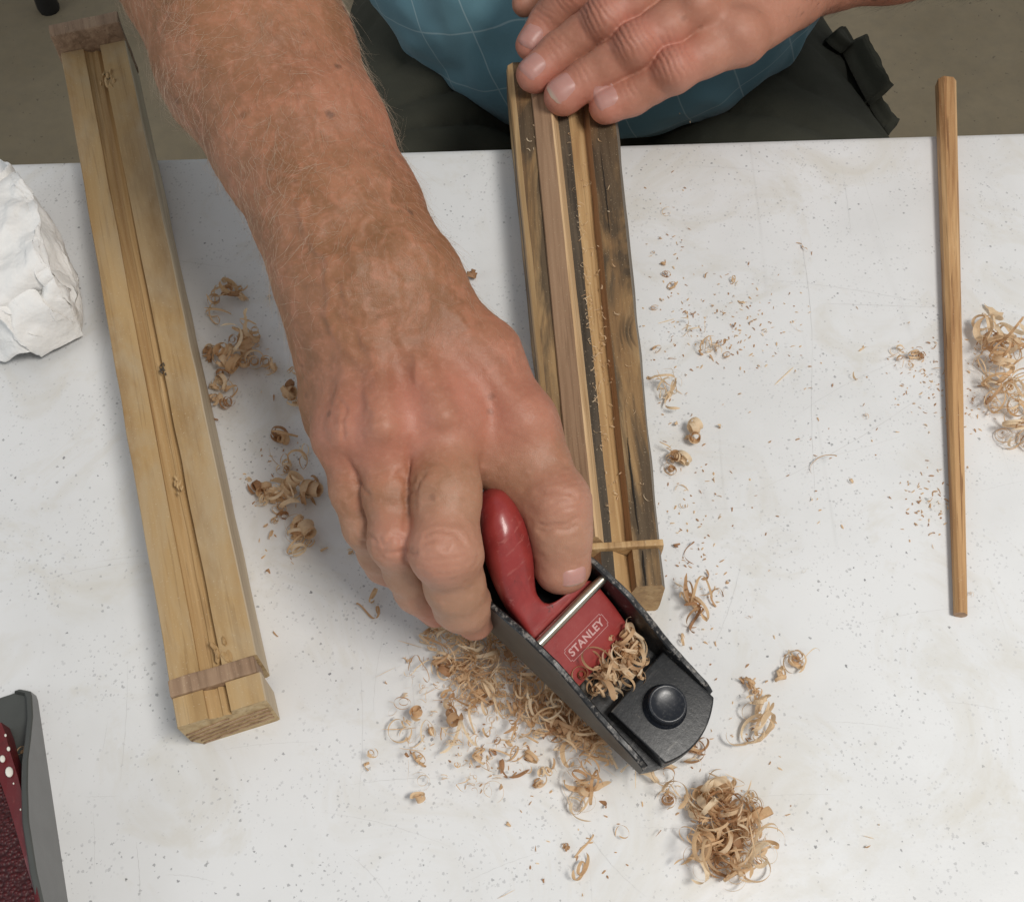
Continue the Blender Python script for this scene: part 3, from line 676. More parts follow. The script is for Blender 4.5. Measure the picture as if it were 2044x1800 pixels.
# ------------------------------------------------------------------ second plane at the corner
C2 = at(73, 1377, 0); D2 = at(136, 1800, 0); dv = (C2 - D2) / np.linalg.norm(C2 - D2)
p2 = empty('smoothing_plane', (C2[0], C2[1], 0), (0, 0, math.atan2(dv[1], dv[0]) - math.pi / 2))
tag(p2, 'grey hand plane with dark red lever, cut off by the corner of the picture', 'hand plane')
W2 = .050
HY = [-.15, -.115, -.100, -.085, -.065, -.050, -.038, -.028, -.015, -.004, 0]
HH = [.012, .020, .026, .030, .031, .027, .0225, .0165, .0095, .0070, .0066]
V, F, mi = [], [], []
ysl = np.linspace(-.15, 0, 60)
for s, xo in ((1, 0.0), (-1, -W2)):
    base = len(V); th = .0026
    for i, y in enumerate(ysl):
        h = float(np.interp(y, HY, HH)); rr = max(0, y + .0045); ro = (.0045 - math.sqrt(max(0, .0045 ** 2 - rr ** 2))) if rr > 0 else 0
        x_o = xo - s * ro
        V += [(x_o, y, 0), (x_o, y, h - .0005), (x_o - s * .0005, y, h), (x_o - s * (th - .0005), y, h), (x_o - s * th, y, h - .0005), (x_o - s * (th + .001), y, .0036), (x_o - s * th, y, 0)]
    for i in range(len(ysl) - 1):
        for k in range(7):
            a, b_ = base + i * 7 + k, base + i * 7 + (k + 1) % 7
            F.append((a, b_, b_ + 7, a + 7)); mi.append(1 if k == 0 else 0)
    F.append(tuple(base + k for k in range(7))); F.append(tuple(base + (len(ysl) - 1) * 7 + k for k in range(7))); mi += [0, 0]
b2 = mesh_obj('body', V, F, MAT['grey_paint'], p2, False); b2.data.materials.append(MAT['grey_steel']); b2.data.polygons.foreach_set('material_index', mi)
bm = bmesh.new(); bm.from_mesh(b2.data); prism(bm, [(-W2 + .004, -.15), (-.0040, -.15), (-.0012, -.004), (-.0040, .0003), (-W2 + .004, .0003), (-W2 + .001, -.004)], .0002, .0037)
bmesh.ops.recalc_face_normals(bm, faces=bm.faces); bm.to_mesh(b2.data); bm.free()
b2.data.polygons.foreach_set('use_smooth', [True] * len(b2.data.polygons)); b2.data.set_sharp_from_angle(angle=R(40))
# lever: bevelled red frame round a sunk pebbled panel; outline follows its right-hand edge and mirrors it
edge = [(2, 1441, .013), (11, 1464, .0145), (19, 1496, .017), (35, 1548, .021), (50, 1606, .026), (63, 1690, .028), (77, 1799, .029), (88, 1880, .029)]
inn = [(-22, 1520, .017), (-12, 1535, .018), (-4, 1548, .019), (12, 1592, .021), (27, 1640, .0245), (48, 1712, .0265), (68, 1772, .027), (80, 1880, .027)]
Minv = Matrix.Rotation(-p2.rotation_euler.z, 4, 'Z') @ Matrix.Translation((-C2[0], -C2[1], 0))
oe = [Minv @ Vector(at(*e)) for e in edge]; ie = [Minv @ Vector(at(*e)) for e in inn]
cx = -W2 / 2
def mirr(v): return Vector((2 * cx - v.x, v.y, v.z))
bm = bmesh.new(); q = []
for a, b_ in zip(oe, ie):
    a = Vector((max(a.x, cx + .0025), a.y, a.z)); b_ = Vector((max(min(b_.x, a.x - .002), cx + .001), b_.y, b_.z))
    row = [a - Vector((0, 0, .009)), a, b_, b_ - Vector((0, 0, .0012)), mirr(b_) - Vector((0, 0, .0012)), mirr(b_), mirr(a), mirr(a) - Vector((0, 0, .009))]
    q.append([bm.verts.new(v) for v in row])
panel = []
for r0_, r1_ in zip(q, q[1:]):
    for k in range(7):
        f = bm.faces.new((r0_[k], r0_[k + 1], r1_[k + 1], r1_[k]))
        if k == 3: f.material_index = 1
bm.faces.new(q[0]); bm.faces.new(q[-1][::-1]); bmesh.ops.recalc_face_normals(bm, faces=bm.faces)
lv = bm_obj('lever_cap', bm, MAT['red_dark'], p2, False)
def pebble():
    m = M('pebbled_dark_red', .5, .4); vo = m.n('ShaderNodeTexVoronoi', i_Vector=m.coord(), i_Scale=620.0)
    m.color(m.mix(m.fr(vo.outputs['Distance'], .1, .7), (0.085, 0.006, 0.008), (0.04, 0.004, 0.005))); m.bump(vo.outputs['Distance'], 1.0, -.0012); return m.m
lv.data.materials.append(pebble())
# neck joining lever to body, and blade under it
bm = bmesh.new(); prism(bm, [(cx - .019, -.15), (cx + .019, -.15), (cx + .019, -.045), (cx - .019, -.045)], .004, .010); bevel_all(bm, .0008, 2)
bm_obj('blade', bm, MAT['rubber'], p2, True, 40)
for k, (px, py, z, r_) in enumerate(((5, 1514, .019, .0014), (18.5, 1540, .021, .0020), (17, 1494, .0178, .0009), (11, 1467, .0155, .0006), (27, 1563, .0215, .0004), (41, 1615, .0262, .0004), (48, 1638, .0275, .0004))):
    bm = bmesh.new(); bmesh.ops.create_uvsphere(bm, u_segments=12, v_segments=6, radius=1, matrix=Matrix.Translation(Minv @ Vector(at(px, py, z))) @ Matrix.Rotation(.5, 4, 'Y') @ Matrix.Diagonal((r_ * .75, r_ * 1.15, r_ * .3, 1)))
    bm_obj('paint_fleck', bm, MAT['fleck'], lv, True)

# ------------------------------------------------------------------ crumpled paper towel
def towel():
    outl = [(0, 302), (27, 296), (53, 319), (78, 352), (92, 409), (123, 450), (151, 503), (170, 564), (178, 625), (159, 670), (119, 711), (82, 691), (0, 666), (-70, 640), (-110, 540), (-95, 420), (-50, 330)]
    o = np.array([at(x, y, .028)[:2] for x, y in outl]); c = o.mean(0); rg = np.random.default_rng(5)
    n = 230; U, W = np.meshgrid(np.linspace(-1, 1, n), np.linspace(-1, 1, n), indexing='ij'); S = .135
    P = np.stack([U.ravel() * S, W.ravel() * S * 1.15, np.zeros(n * n)], 1)
    P[:, 2] = .052 + .011 * fbm(P, 19, 23, 2) + .0035 * vnoise(P, 55, 9) - 1.5 * np.clip(np.hypot(P[:, 0], P[:, 1]) - .05, 0, 1) ** 2
    P[:, :2] += .008 * np.stack([vnoise(P, 30, 4), vnoise(P, 30, 5)], 1)
    planes = []
    for (p, q) in zip(o, np.roll(o, -1, 0)):
        e = (q - p) / np.linalg.norm(q - p); nn = np.array([-e[1], e[0], 0.0]); m_ = (p + q) / 2 - c
        if nn[:2] @ m_ < 0: nn = -nn
        planes.append((nz3(nn + np.array([0, 0, rg.uniform(-.1, .5)])), float(nn[:2] @ m_) * 1.25 + .006))
    for _ in range(9):
        a_ = rg.uniform(0, 6.28); t_ = rg.uniform(.5, 1.15); nn = nz3(np.array([math.cos(a_) * math.cos(t_), math.sin(a_) * math.cos(t_), math.sin(t_)])); planes.append((nn, rg.uniform(.058, .075)))
    def fold(P, nn, c_, eps):
        s_ = P @ nn - c_; return P + nn * ((-np.sqrt(s_ * s_ + eps * eps)) - s_)[:, None] * np.where(s_ > -.02, 1, 0)[:, None] if False else P - nn * (np.where(s_ > -4 * eps, s_ + np.sqrt(s_ * s_ + eps * eps), 0))[:, None]
    for ps in range(2):
        order = rg.permutation(len(planes))
        for k in order:
            nn, c_ = planes[k]; j = rg.normal(0, .10, 3) * (ps < 1); P = fold(P, nz3(nn + j), c_, .0045)
        P[:, 2] = np.sqrt((P[:, 2] - .0015) ** 2 + .0012 ** 2) + .0015
    tip = at(186, 745, .01)[:2] - c; tn = np.array([*tip, 0.0]); P = fold(P, nz3(tn), float(np.linalg.norm(at(160, 672, .012)[:2] - c)) , .0035)
    tn = np.array([at(190, 660, .01)[0] - c[0], at(190, 660, .01)[1] - c[1], 0.0]); P = fold(P, nz3(tn), float(np.linalg.norm(tn)) * .93, .0035)
    P[:, 2] = np.sqrt((P[:, 2] - .0015) ** 2 + .0012 ** 2) + .0015
    P += .0011 * np.stack([fbm(P, 80, 1), fbm(P, 80, 2), fbm(P, 80, 3)], 1); P[:, 2] += .0012 * (1 - np.abs(fbm(P, 48, 40, 2)) * 2)
    P[:, 2] = np.maximum(P[:, 2], .0008)
    F = np.arange(n * n).reshape(n, n); F = np.stack([F[:-1, :-1], F[1:, :-1], F[1:, 1:], F[:-1, 1:]], -1).reshape(-1, 4)
    ob = mesh_obj('paper_towel', P, F, MAT['tissue'], None, True); ob.location = (c[0], c[1], 0)
    tag(ob, 'crumpled white paper towel beside the yellow pine board', 'paper towel')
def nz3(v): return v / np.linalg.norm(v)
towel()
# ------------------------------------------------------------------ signed distance modelling for the person
def smin(a, b, k):
    h = np.maximum(k - np.abs(a - b), 0) / k
    return np.minimum(a, b) - h * h * k * .25
def rcone(P, a, b, ra, rb, flat=None):
    """tapered capsule; flat=(normal, factor) squeezes the section along the normal"""
    a, b = a.astype(P.dtype), b.astype(P.dtype); pa, ba = P - a, b - a
    h = np.clip((pa @ ba) / (ba @ ba), 0, 1)
    q = pa - h[:, None] * ba
    if flat is not None:
        n_, f_ = flat; q = q + (f_ - 1) * (q @ n_)[:, None] * n_
        return (np.sqrt((q * q).sum(1)) - (ra + (rb - ra) * h)) / math.sqrt(f_)
    return np.sqrt((q * q).sum(1)) - (ra + (rb - ra) * h)
def ball(P, c, r): return np.sqrt(((P - c.astype(P.dtype)) ** 2).sum(1)) - r
def ellip(P, c, r, Rm=None):
    q = P - c
    if Rm is not None: q = q @ Rm
    k0 = np.sqrt(((q / r) ** 2).sum(1)); k1 = np.sqrt(((q / (r * r)) ** 2).sum(1)) + 1e-9
    return k0 * (k0 - 1) / k1
def chain(P, js, k=.004, flat=None):
    d = None
    for (a, ra), (b, rb) in zip(js, js[1:]):
        c = rcone(P, a, b, ra, rb, flat); d = c if d is None else smin(d, c, k)
    return d
def grad(f, P, e=.0004):
    g = np.stack([f(P + np.eye(3)[k] * e) - f(P - np.eye(3)[k] * e) for k in range(3)], 1)
    return g / (np.linalg.norm(g, axis=1)[:, None] + 1e-12)
def mesh_sdf(f, lo, hi, h, project=2, detail=None):
    lo = np.array(lo, float); B = 8
    nb = np.ceil((np.array(hi) - lo) / (h * B)).astype(int); N = nb * B
    gx, gy, gz = np.meshgrid(*[np.arange(k) for k in nb], indexing='ij')
    blk = np.stack([gx.ravel(), gy.ravel(), gz.ravel()], 1)
    cen = lo + (blk + .5) * B * h; d = f(cen)
    act = np.abs(d) < B * h * 1.35
    D = np.empty(N, np.float32)
    Dv = np.repeat(np.repeat(np.repeat(d.reshape(nb), B, 0), B, 1), B, 2); D[:] = Dv; del Dv
    off = np.stack(np.meshgrid(*[np.arange(B)] * 3, indexing='ij'), -1).reshape(-1, 3)
    ab = blk[act]
    for s in range(0, len(ab), 1500):
        idx = (ab[s:s + 1500, None, :] * B + off[None]).reshape(-1, 3)
        D[idx[:, 0], idx[:, 1], idx[:, 2]] = f((lo + idx * h).astype(np.float32))
    S = D < 0
    cnt = np.zeros(N - 1, np.int8); acc = None
    for dx in (0, 1):
        for dy in (0, 1):
            for dz in (0, 1): cnt += S[dx:N[0] - 1 + dx, dy:N[1] - 1 + dy, dz:N[2] - 1 + dz]
    cells = np.argwhere((cnt > 0) & (cnt < 8))
    ids = -np.ones(N - 1, np.int64); ids[cells[:, 0], cells[:, 1], cells[:, 2]] = np.arange(len(cells))
    sm = np.zeros((len(cells), 3)); ct = np.zeros(len(cells))
    for axis in range(3):
        o1, o2 = [k for k in range(3) if k != axis]
        for a in (0, 1):
            for b in (0, 1):
                p0 = cells.copy(); p0[:, o1] += a; p0[:, o2] += b; p1 = p0.copy(); p1[:, axis] += 1
                v0 = D[p0[:, 0], p0[:, 1], p0[:, 2]]; v1 = D[p1[:, 0], p1[:, 1], p1[:, 2]]
                m = (v0 < 0) != (v1 < 0); t = np.where(m, v0 / np.where(m, v0 - v1, 1), 0)
                q = p0 + 0.0; q[:, axis] += t; sm += q * m[:, None]; ct += m
    V = lo + sm / ct[:, None] * h
    Fs = []
    for axis in range(3):
        o1, o2 = [(1, 2), (2, 0), (0, 1)][axis]
        sl0 = [slice(None)] * 3; sl1 = [slice(None)] * 3; sl0[axis] = slice(0, -1); sl1[axis] = slice(1, None)
        A, Bq = S[tuple(sl0)], S[tuple(sl1)]
        ed = np.argwhere(A != Bq); ed = ed[(ed[:, o1] > 0) & (ed[:, o2] > 0) & (ed[:, o1] < N[o1] - 1) & (ed[:, o2] < N[o2] - 1)]
        fl = A[ed[:, 0], ed[:, 1], ed[:, 2]]
        def cid(a, b):
            q = ed.copy(); q[:, o1] -= a; q[:, o2] -= b; return ids[q[:, 0], q[:, 1], q[:, 2]]
        quad = np.stack([cid(1, 1), cid(0, 1), cid(0, 0), cid(1, 0)], 1)
        quad = np.where(fl[:, None], quad, quad[:, ::-1]); Fs.append(quad)
    F = np.concatenate(Fs); F = F[(F >= 0).all(1)]
    for _ in range(project):
        n_ = grad(f, V); V = V - n_ * np.clip(f(V), -h, h)[:, None]
    if detail is not None:
        n_ = grad(f, V); V = V + n_ * detail(V, n_)[:, None]; mesh_sdf.normals = n_
    return V, F

UP = np.array([0, 0, 1.0])
def nz(v): return v / np.linalg.norm(v)
# ---- the arm that holds the plane
fa = [J(330, -330, .190, 235), J(440, -90, .160, 205), J(516, 125, .144, 186), J(603, 284, .132, 163), J(680, 440, .121, 152), J(740, 560, .114, 156)]
def ribbon_chain(js, spread, shrink, drop=0.0):
    A, Bc = [], []
    for i, (p, r_) in enumerate(js):
        d = js[min(i + 1, len(js) - 1)][0] - js[max(i - 1, 0)][0]; l = nz(np.cross(nz(d), UP))
        A.append((p + l * r_ * spread - UP * drop * r_, r_ * shrink)); Bc.append((p - l * r_ * spread - UP * drop * r_, r_ * shrink))
    return A, Bc
faA, faB = ribbon_chain(fa, .27, .74)
WR = J(735, 575, .112, 150)
mc = {'index': [J(790, 600, .112, 75), J(885, 850, .096, 66)], 'middle': [J(745, 600, .113, 75), J(768, 868, .097, 64)],
      'ring': [J(705, 600, .110, 75), J(692, 872, .089, 58)], 'pinky': [J(680, 620, .100, 70), J(672, 840, .072, 56)]}
palm_fill = [J(760, 660, .098, 125), J(800, 830, .080, 125)]
hypo = [J(695, 620, .102, 92), J(676, 790, .082, 72)]
th_mc = [J(850, 615, .105, 78), J(962, 716, .098, 76), J(1040, 850, .086, 66)]
thumb = [J(1040, 850, .086, 66), J(1075, 925, .081, 59), J(1112, 1004, .077, 62), J(1118, 1060, .072, 59), J(1122, 1128, .060, 58)]
web = [J(905, 830, .088, 60), J(968, 930, .080, 42)]
web2 = [J(1000, 905, .082, 50), J(1058, 990, .076, 44)]
fing = {'index': [mc['index'][1], J(890, 985, .096, 68), J(893, 1100, .088, 68), J(908, 1170, .070, 58), J(922, 1205, .058, 55), J(946, 1238, .043, 40)],
        'middle': [mc['middle'][1], J(778, 985, .091, 50), J(792, 1083, .081, 52), J(815, 1140, .062, 46), J(832, 1175, .048, 45), J(872, 1212, .034, 40)],
        'ring': [mc['ring'][1], J(708, 975, .083, 48), J(735, 1050, .072, 47), J(758, 1100, .054, 42), J(772, 1122, .042, 42), J(815, 1152, .030, 38)],
        'pinky': [mc['pinky'][1], J(705, 965, .060, 42), J(735, 1010, .050, 38), J(765, 1045, .034, 35), J(800, 1070, .026, 33)]}
bumps = [(J(880, 1102, .0965, 52), .008), (J(790, 1075, .088, 38), .008), (J(884, 842, .1005, 46), .018), (J(762, 862, .1015, 46), .018), (J(686, 868, .093, 40), .016), (J(1118, 1000, .083, 45), .008), (J(1046, 840, .094, 48), .010), (J(640, 560, .118, 55), .016)]
tend = [[J(800, 620, .1195, 12), J(884, 830, .1135, 14)], [J(750, 620, .1215, 12), J(765, 850, .1145, 14)], [J(708, 640, .119, 11), J(688, 855, .106, 13)], [J(900, 640, .1165, 13), J(1040, 830, .1005, 14)]]
def right_arm(P):
    fo = smin(chain(P, faA, .01), chain(P, faB, .01), .03)
    hd = None
    for k in ('index', 'middle', 'ring', 'pinky'):
        d = rcone(P, mc[k][0][0], mc[k][1][0], mc[k][0][1], mc[k][1][1]); hd = d if hd is None else smin(hd, d, .011)
    hd = smin(hd, chain(P, palm_fill), .012); hd = smin(hd, chain(P, hypo), .012); hd = smin(hd, chain(P, th_mc, .008), .016)
    hd = smin(hd, chain(P, web), .014); hd = smin(hd, chain(P, web2), .010)
    hd = smin(hd, fo, .022)
    for t in tend: hd = smin(hd, chain(P, t), .007)
    for (c, r_), k in bumps[2:5] + bumps[6:]: hd = smin(hd, ball(P, c, r_), k)
    out = None
    for k, js in fing.items():
        d = chain(P, js, .004)
        if k == 'index': d = smin(d, ball(P, *bumps[0][0]), .01)
        if k == 'middle': d = smin(d, ball(P, *bumps[1][0]), .008)
        out = d if out is None else smin(out, d, .0020)
    d = smin(chain(P, thumb, .006), ball(P, *bumps[5][0]), .008)
    return smin(smin(hd, out, .0045), d, .008)
# ---- the arm that presses the board
lf = {'pinky': [J(1478, 78, .064, 50), J(1410, 108, .064, 43), J(1345, 141, .060, 44), J(1300, 168, .051, 38), J(1262, 191, .0445, 38), J(1211, 213, .0405, 35)],
      'ring': [J(1392, 18, .074, 56), J(1330, 55, .073, 45), J(1268, 95, .066, 46), J(1215, 130, .056, 39), J(1172, 158, .0485, 39), J(1124, 192, .0425, 39)],
      'middle': [J(1312, -42, .079, 58), J(1262, -2, .078, 46), J(1210, 38, .069, 47), J(1158, 76, .057, 41), J(1115, 107, .0495, 40), J(1066, 150, .0435, 36)],
      'index': [J(1245, -100, .076, 56), J(1190, -60, .074, 45), J(1142, -16, .065, 45), J(1115, 20, .055, 39), J(1095, 46, .047, 38), J(1062, 90, .041, 33)]}
for k_ in lf: lf[k_] = lf[k_][:1] + [(p_, r_ * 0.99) for p_, r_ in lf[k_][1:5]] + [(lf[k_][5][0], lf[k_][5][1])]
LW = J(1590, -62, .058, 100)
lmc = {'pinky': J(1575, -10, .058, 70), 'ring': J(1560, -45, .062, 75), 'middle': J(1540, -80, .062, 75), 'index': J(1520, -120, .060, 75)}
lthumb = [J(1420, -150, .050, 75), J(1250, -150, .040, 60), J(1120, -95, .030, 40), J(1058, -20, .022, 32), J(1046, 10, .020, 24)]
lfa = [J(1555, -55, .058, 92), J(1640, -82, .060, 94), J(1780, -115, .068, 108), J(1950, -150, .080, 130), J(2150, -190, .098, 150)]
lfA, lfB = ribbon_chain(lfa, .25, .76)
lb_b = [(J(1268, 88, .0725, 33), .008), (J(1344, 134, .0665, 31), .008), (J(1209, 32, .0755, 34), .008), (J(1392, 8, .085, 36), .014), (J(1475, 66, .073, 34), .014)]
def left_arm(P):
    hd = smin(chain(P, lfA, .01), chain(P, lfB, .01), .03)
    for k, js in lf.items():
        d = rcone(P, lmc[k][0], js[0][0], lmc[k][1], js[0][1]); hd = smin(hd, d, .013)
    hd = smin(hd, rcone(P, *[q for q in (J(1500, -50, .045, 100)[0], J(1380, -40, .048, 95)[0], J(1500, -50, .045, 100)[1], J(1380, -40, .048, 85)[1])]), .014)
    for (c, r_), k in lb_b[3:]: hd = smin(hd, ball(P, c, r_), k)
    out = None
    for k, js in lf.items():
        d = chain(P, js, .004)
        for q, nm in ((0, 'ring'), (1, 'pinky'), (2, 'middle')):
            if nm == k: d = smin(d, ball(P, *lb_b[q][0]), .007)
        out = d if out is None else smin(out, d, .0014)
    return smin(smin(hd, out, .0055), chain(P, lthumb, .008), .010)
# ---- skin relief: knuckle creases, fine folds
def crease_set(spec):
    """spec: list of (centre, direction along finger, radius, dorsal normal, strength, n waves)"""
    def f(V, n_):
        d = np.zeros(len(V))
        for c, ax_, r_, nn, s, lam in spec:
            q = V - c; m = (np.abs(q) < r_ * 2.6).all(1)
            if not m.any(): continue
            q = q[m]; t = q @ ax_; l = q @ np.cross(nn, ax_); side = np.clip((n_[m] @ nn) * 1.3, 0, 1)
            tb_ = t * (1 - .35 * (l / r_) ** 2) + .0007 * vnoise(V[m], 220, 4)
            w = np.exp(-(t / (r_ * .62)) ** 2) * np.exp(-(l / (r_ * .85)) ** 4) * side
            wave = np.abs(np.sin(tb_ * math.pi / lam + .4)) ** .5 - .8
            d[m] += s * w * wave
        return d
    return f
def spec_for(js, idxs, nn, s, lam):
    out = []
    for i in idxs:
        ax_ = nz(js[min(i + 1, len(js) - 1)][0] - js[i - 1][0]); n_ = nz(nn - ax_ * (nn @ ax_)); out.append((js[i][0] + n_ * js[i][1] * .7, ax_, js[i][1] * (1.25 if i == 2 else .85), n_, s * (1 if i == 2 else .45), lam))
    return out
NL = nz(np.array([-.10, -.25, 1.0])); NR = nz(np.array([0, -.45, 1.0]))
specL = sum([spec_for(lf[k], (2, 4), NL, .0011, .0030) for k in lf], [])
specR = sum([spec_for(fing[k], (2,), NR, .00030, .0030) for k in ('index', 'middle', 'ring')], []) + spec_for(thumb, (2,), nz(np.array([.25, -.3, 1])), .0005, .0026)
cfL, cfR = crease_set(specL), crease_set(specR)
veins = [[(560, 60), (600, 190), (650, 300), (735, 400), (770, 520), (800, 640), (830, 760)], [(690, 130), (705, 240), (760, 350), (820, 460), (880, 560), (930, 650)], [(600, 400), (650, 520), (660, 640), (720, 740), (735, 820)], [(735, 420), (690, 560), (740, 690)]]
VP = []
for vv in veins: VP += [(at(*a, .15)[:2], at(*b, .15)[:2]) for a, b in zip(vv, vv[1:])]
cam_p = np.array([0, 0, CAM_H])
def vein_disp(V):
    # veins lie where the line drawn on the z=.15 sheet meets the skin
    t = (CAM_H - .15) / (CAM_H - V[:, 2]); Q = V[:, :2] * t[:, None]; d = np.full(len(V), 1.0)
    for a, b in VP:
        ba = b - a; h = np.clip(((Q - a) @ ba) / (ba @ ba), 0, 1); e = Q - a - h[:, None] * ba; d = np.minimum(d, np.sqrt((e * e).sum(1)))
    return np.exp(-(d / .0022) ** 2)
def gap_crease(V, chains, amp, w, zref=None):
    D = np.stack([chain(V, js, .004) for js in chains], 1); D.sort(1)
    return -amp * np.exp(-((D[:, 1] - D[:, 0]) / w) ** 2) * np.clip((.006 - D[:, 0]) / .004, 0, 1)
folds = [[(855, 1075), (879, 1063), (910, 1079), (930, 1100)], [(850, 1092), (880, 1081), (905, 1090)], [(760, 1087), (785, 1075), (813, 1087)], [(764, 1104), (793, 1100), (825, 1108)], [(711, 940), (728, 969), (738, 985)], [(854, 948), (834, 969), (822, 1001)], [(793, 956), (818, 965)],
         [(1075, 982), (1112, 975), (1145, 986)], [(1080, 1042), (1120, 1047), (1157, 1034)], [(1085, 1052), (1122, 1058), (1150, 1048)], [(745, 1068), (752, 1080), (757, 1095)], [(720, 1075), (735, 1072), (748, 1080)], [(683, 800), (688, 835), (689, 866)]]
FP = []
for vv in folds: FP += [(at(*a, .09)[:2], at(*b, .09)[:2]) for a, b in zip(vv, vv[1:])]
def fold_disp(V):
    t = (CAM_H - .09) / (CAM_H - V[:, 2]); Q = V[:, :2] * t[:, None]; d = np.full(len(V), 1.0)
    for a, b in FP:
        ba = b - a; h = np.clip(((Q - a) @ ba) / (ba @ ba), 0, 1); e = Q - a - h[:, None] * ba; d = np.minimum(d, np.sqrt((e * e).sum(1)) + .0006 * np.abs(h - .5))
    return -np.exp(-(d / .0010) ** 2) + .45 * np.exp(-((d - .0028) / .0018) ** 2)
def det_R(V, n_):
    W = V + .003 * np.stack([vnoise(V, 160, 1), vnoise(V, 160, 2), vnoise(V, 160, 3)], 1)
    return gap_crease(V, list(fing.values()), .0009, .0016) + cfR(V, n_) + .0009 * vein_disp(W) * (n_[:, 2] > 0) + .00065 * fold_disp(W) * (n_[:, 2] > -.1) + .00035 * fbm(V, 90, 3, 3) + .00012 * fbm(V, 420, 8, 2)
def det_L(V, n_): return cfL(V, n_) + .00025 * fbm(V, 110, 5, 3) + .00006 * fbm(V, 480, 9, 2)
VR_, FR_ = mesh_sdf(right_arm, (-.235, .13, .005), (.105, .60, .26), .00108, 1, det_R); NRM_R = mesh_sdf.normals
VL_, FL_ = mesh_sdf(left_arm, (-.02, .40, -.02), (.40, .68, .16), .0010, 1, det_L); NRM_L = mesh_sdf.normals
# ---- torso, upper arms: simple forms beneath the clothes, one skin with the arms
SHR, SHL = np.array([-.145, .815, .34]), np.array([.275, .815, .34])
def torso(P):
    d = smin(ellip(P, np.array([.0694, .800, -.07]), np.array([.172, .160, .130])), ellip(P, np.array([.065, .85, .20]), np.array([.19, .105, .26])), .08)
    d = smin(d, rcone(P, SHR, fa[0][0], .058, .046), .03); d = smin(d, rcone(P, SHL, lfa[-1][0], .058, .046), .03)
    return d
VT_, FT_ = mesh_sdf(torso, (-.36, .44, -.24), (.50, 1.02, .50), .008, 1)
nR, nLn = len(VR_), len(VL_)
V = np.concatenate([VR_, VL_, VT_]); F = np.concatenate([FR_, FL_ + nR, FT_ + nR + nLn])
pink = np.zeros(len(V)); tan = np.zeros(len(V)); crease = np.zeros(len(V))
def g(Vv, c, r_): return np.exp(-(((Vv - c) ** 2).sum(1)) / (r_ * r_))
wy = WR[0][1]
A = V[:nR]
tan[:nR] = np.clip((A[:, 1] - (wy - .095)) / .055, 0, 1)
for k in ('index', 'middle', 'ring'): tan[:nR] += .45 * g(A, fing[k][1][0] + UP * .01, .017)
for (c, r_) in [b[0] for b in bumps[:7]]: pink[:nR] += .7 * g(A, c, r_ * 1.25)
for (px, py, z, r_, s) in ((745, 850, .10, .022, .55), (960, 800, .09, .026, .5), (860, 830, .10, .02, .5), (1000, 700, .09, .026, .3), (800, 300, .13, .03, .25), (640, 200, .15, .03, .2)): pink[:nR] += s * g(A, at(px, py, z), r_)
for k, js in list(fing.items()) + [('t', thumb)]: pink[:nR] += .55 * g(A, js[-1][0], .016)
Bv = V[nR:nR + nLn]
pink[nR:nR + nLn] += .42
for k, js in lf.items():
    pink[nR:nR + nLn] += .45 * g(Bv, js[-1][0], .014) + .5 * g(Bv, js[2][0] + UP * .008, .012)
tan[nR:nR + nLn] = np.clip((Bv[:, 0] - lmc['ring'][0][0]) / .06, 0, 1) * .8 + .12
def crease_w(fn, Vv, n_): return np.clip(-fn(Vv, n_) / .00025, 0, 1)
crease[:nR] = crease_w(cfR, A, NRM_R) * .6; crease[nR:nR + nLn] = crease_w(cfL, Bv, NRM_L)
def face_normals(V, F): return None
pr = empty('person', (.06, .80, FLOOR_Z))
tag(pr, 'person in blue checked shirt and dark trousers planing a stick at the table', 'person')
PO = np.array([.06, .80, FLOOR_Z])
def pmesh(name, V, F, mat, parent=None, **kw):
    o = mesh_obj(name, V - (PO if parent is None else 0), F, mat, parent or pr, **kw); return o
body_o = mesh_obj('body', V - PO, F, MAT['skin'], pr, True, {'pink': np.clip(pink, 0, 1), 'tan': np.clip(tan, 0, 1), 'crease': np.clip(crease, 0, 1)})
# ---- fingernails
def nail(f, c, ax_, nn, r_, wide=.70, fore=.62, aft=.80, name='fingernail'):
    ax_ = nz(ax_); nn = nz(nn - ax_ * (nn @ ax_)); lt = np.cross(nn, ax_)
    nu, nv = 15, 17; pts = []; tipw = []
    U, Vv = np.meshgrid(np.linspace(-1, 1, nu), np.linspace(-1, 1, nv), indexing='ij'); u, v = U.ravel(), Vv.ravel()
    # rounded-rectangle plan
    lat = u * wide * r_ * np.clip(1 - np.abs(v) ** 3.2, 0.02, 1) ** (1 / 2.6)
    al = np.where(v > 0, v * fore, v * aft) * r_
    Q = c + lt * lat[:, None] + ax_ * al[:, None] + nn * (r_ * 1.5)
    for _ in range(24): Q = Q - nn * np.clip(f(Q), -.004, .004)[:, None] * .8
    edge_ = np.maximum(np.abs(u), np.abs(v)); Q = Q + nn * (.00085 - .0012 * edge_ ** 3)[:, None] + nn * (.0003 * (v > .6))[:, None]
    F = [(i * nv + j, (i + 1) * nv + j, (i + 1) * nv + j + 1, i * nv + j + 1) for i in range(nu - 1) for j in range(nv - 1)]
    return mesh_obj(name, Q - PO, F, MAT['nail'], pr, True, {'tip': np.clip((v - .62) / .25, 0, 1)})
for k, w in (('pinky', .72), ('ring', .74), ('middle', .74), ('index', .74)):
    js = lf[k]; no = nail(left_arm, js[-1][0], js[-1][0] - js[-2][0], NL, js[-1][1], w)
    if k != 'ring': no.data.attributes['tip'].data.foreach_set('value', np.zeros(len(no.data.vertices), np.float32))
nail(right_arm, thumb[-1][0], thumb[-1][0] - thumb[-2][0], nz(np.array([.3, -1.0, -.42])), thumb[-1][1], .52, .36, .34)
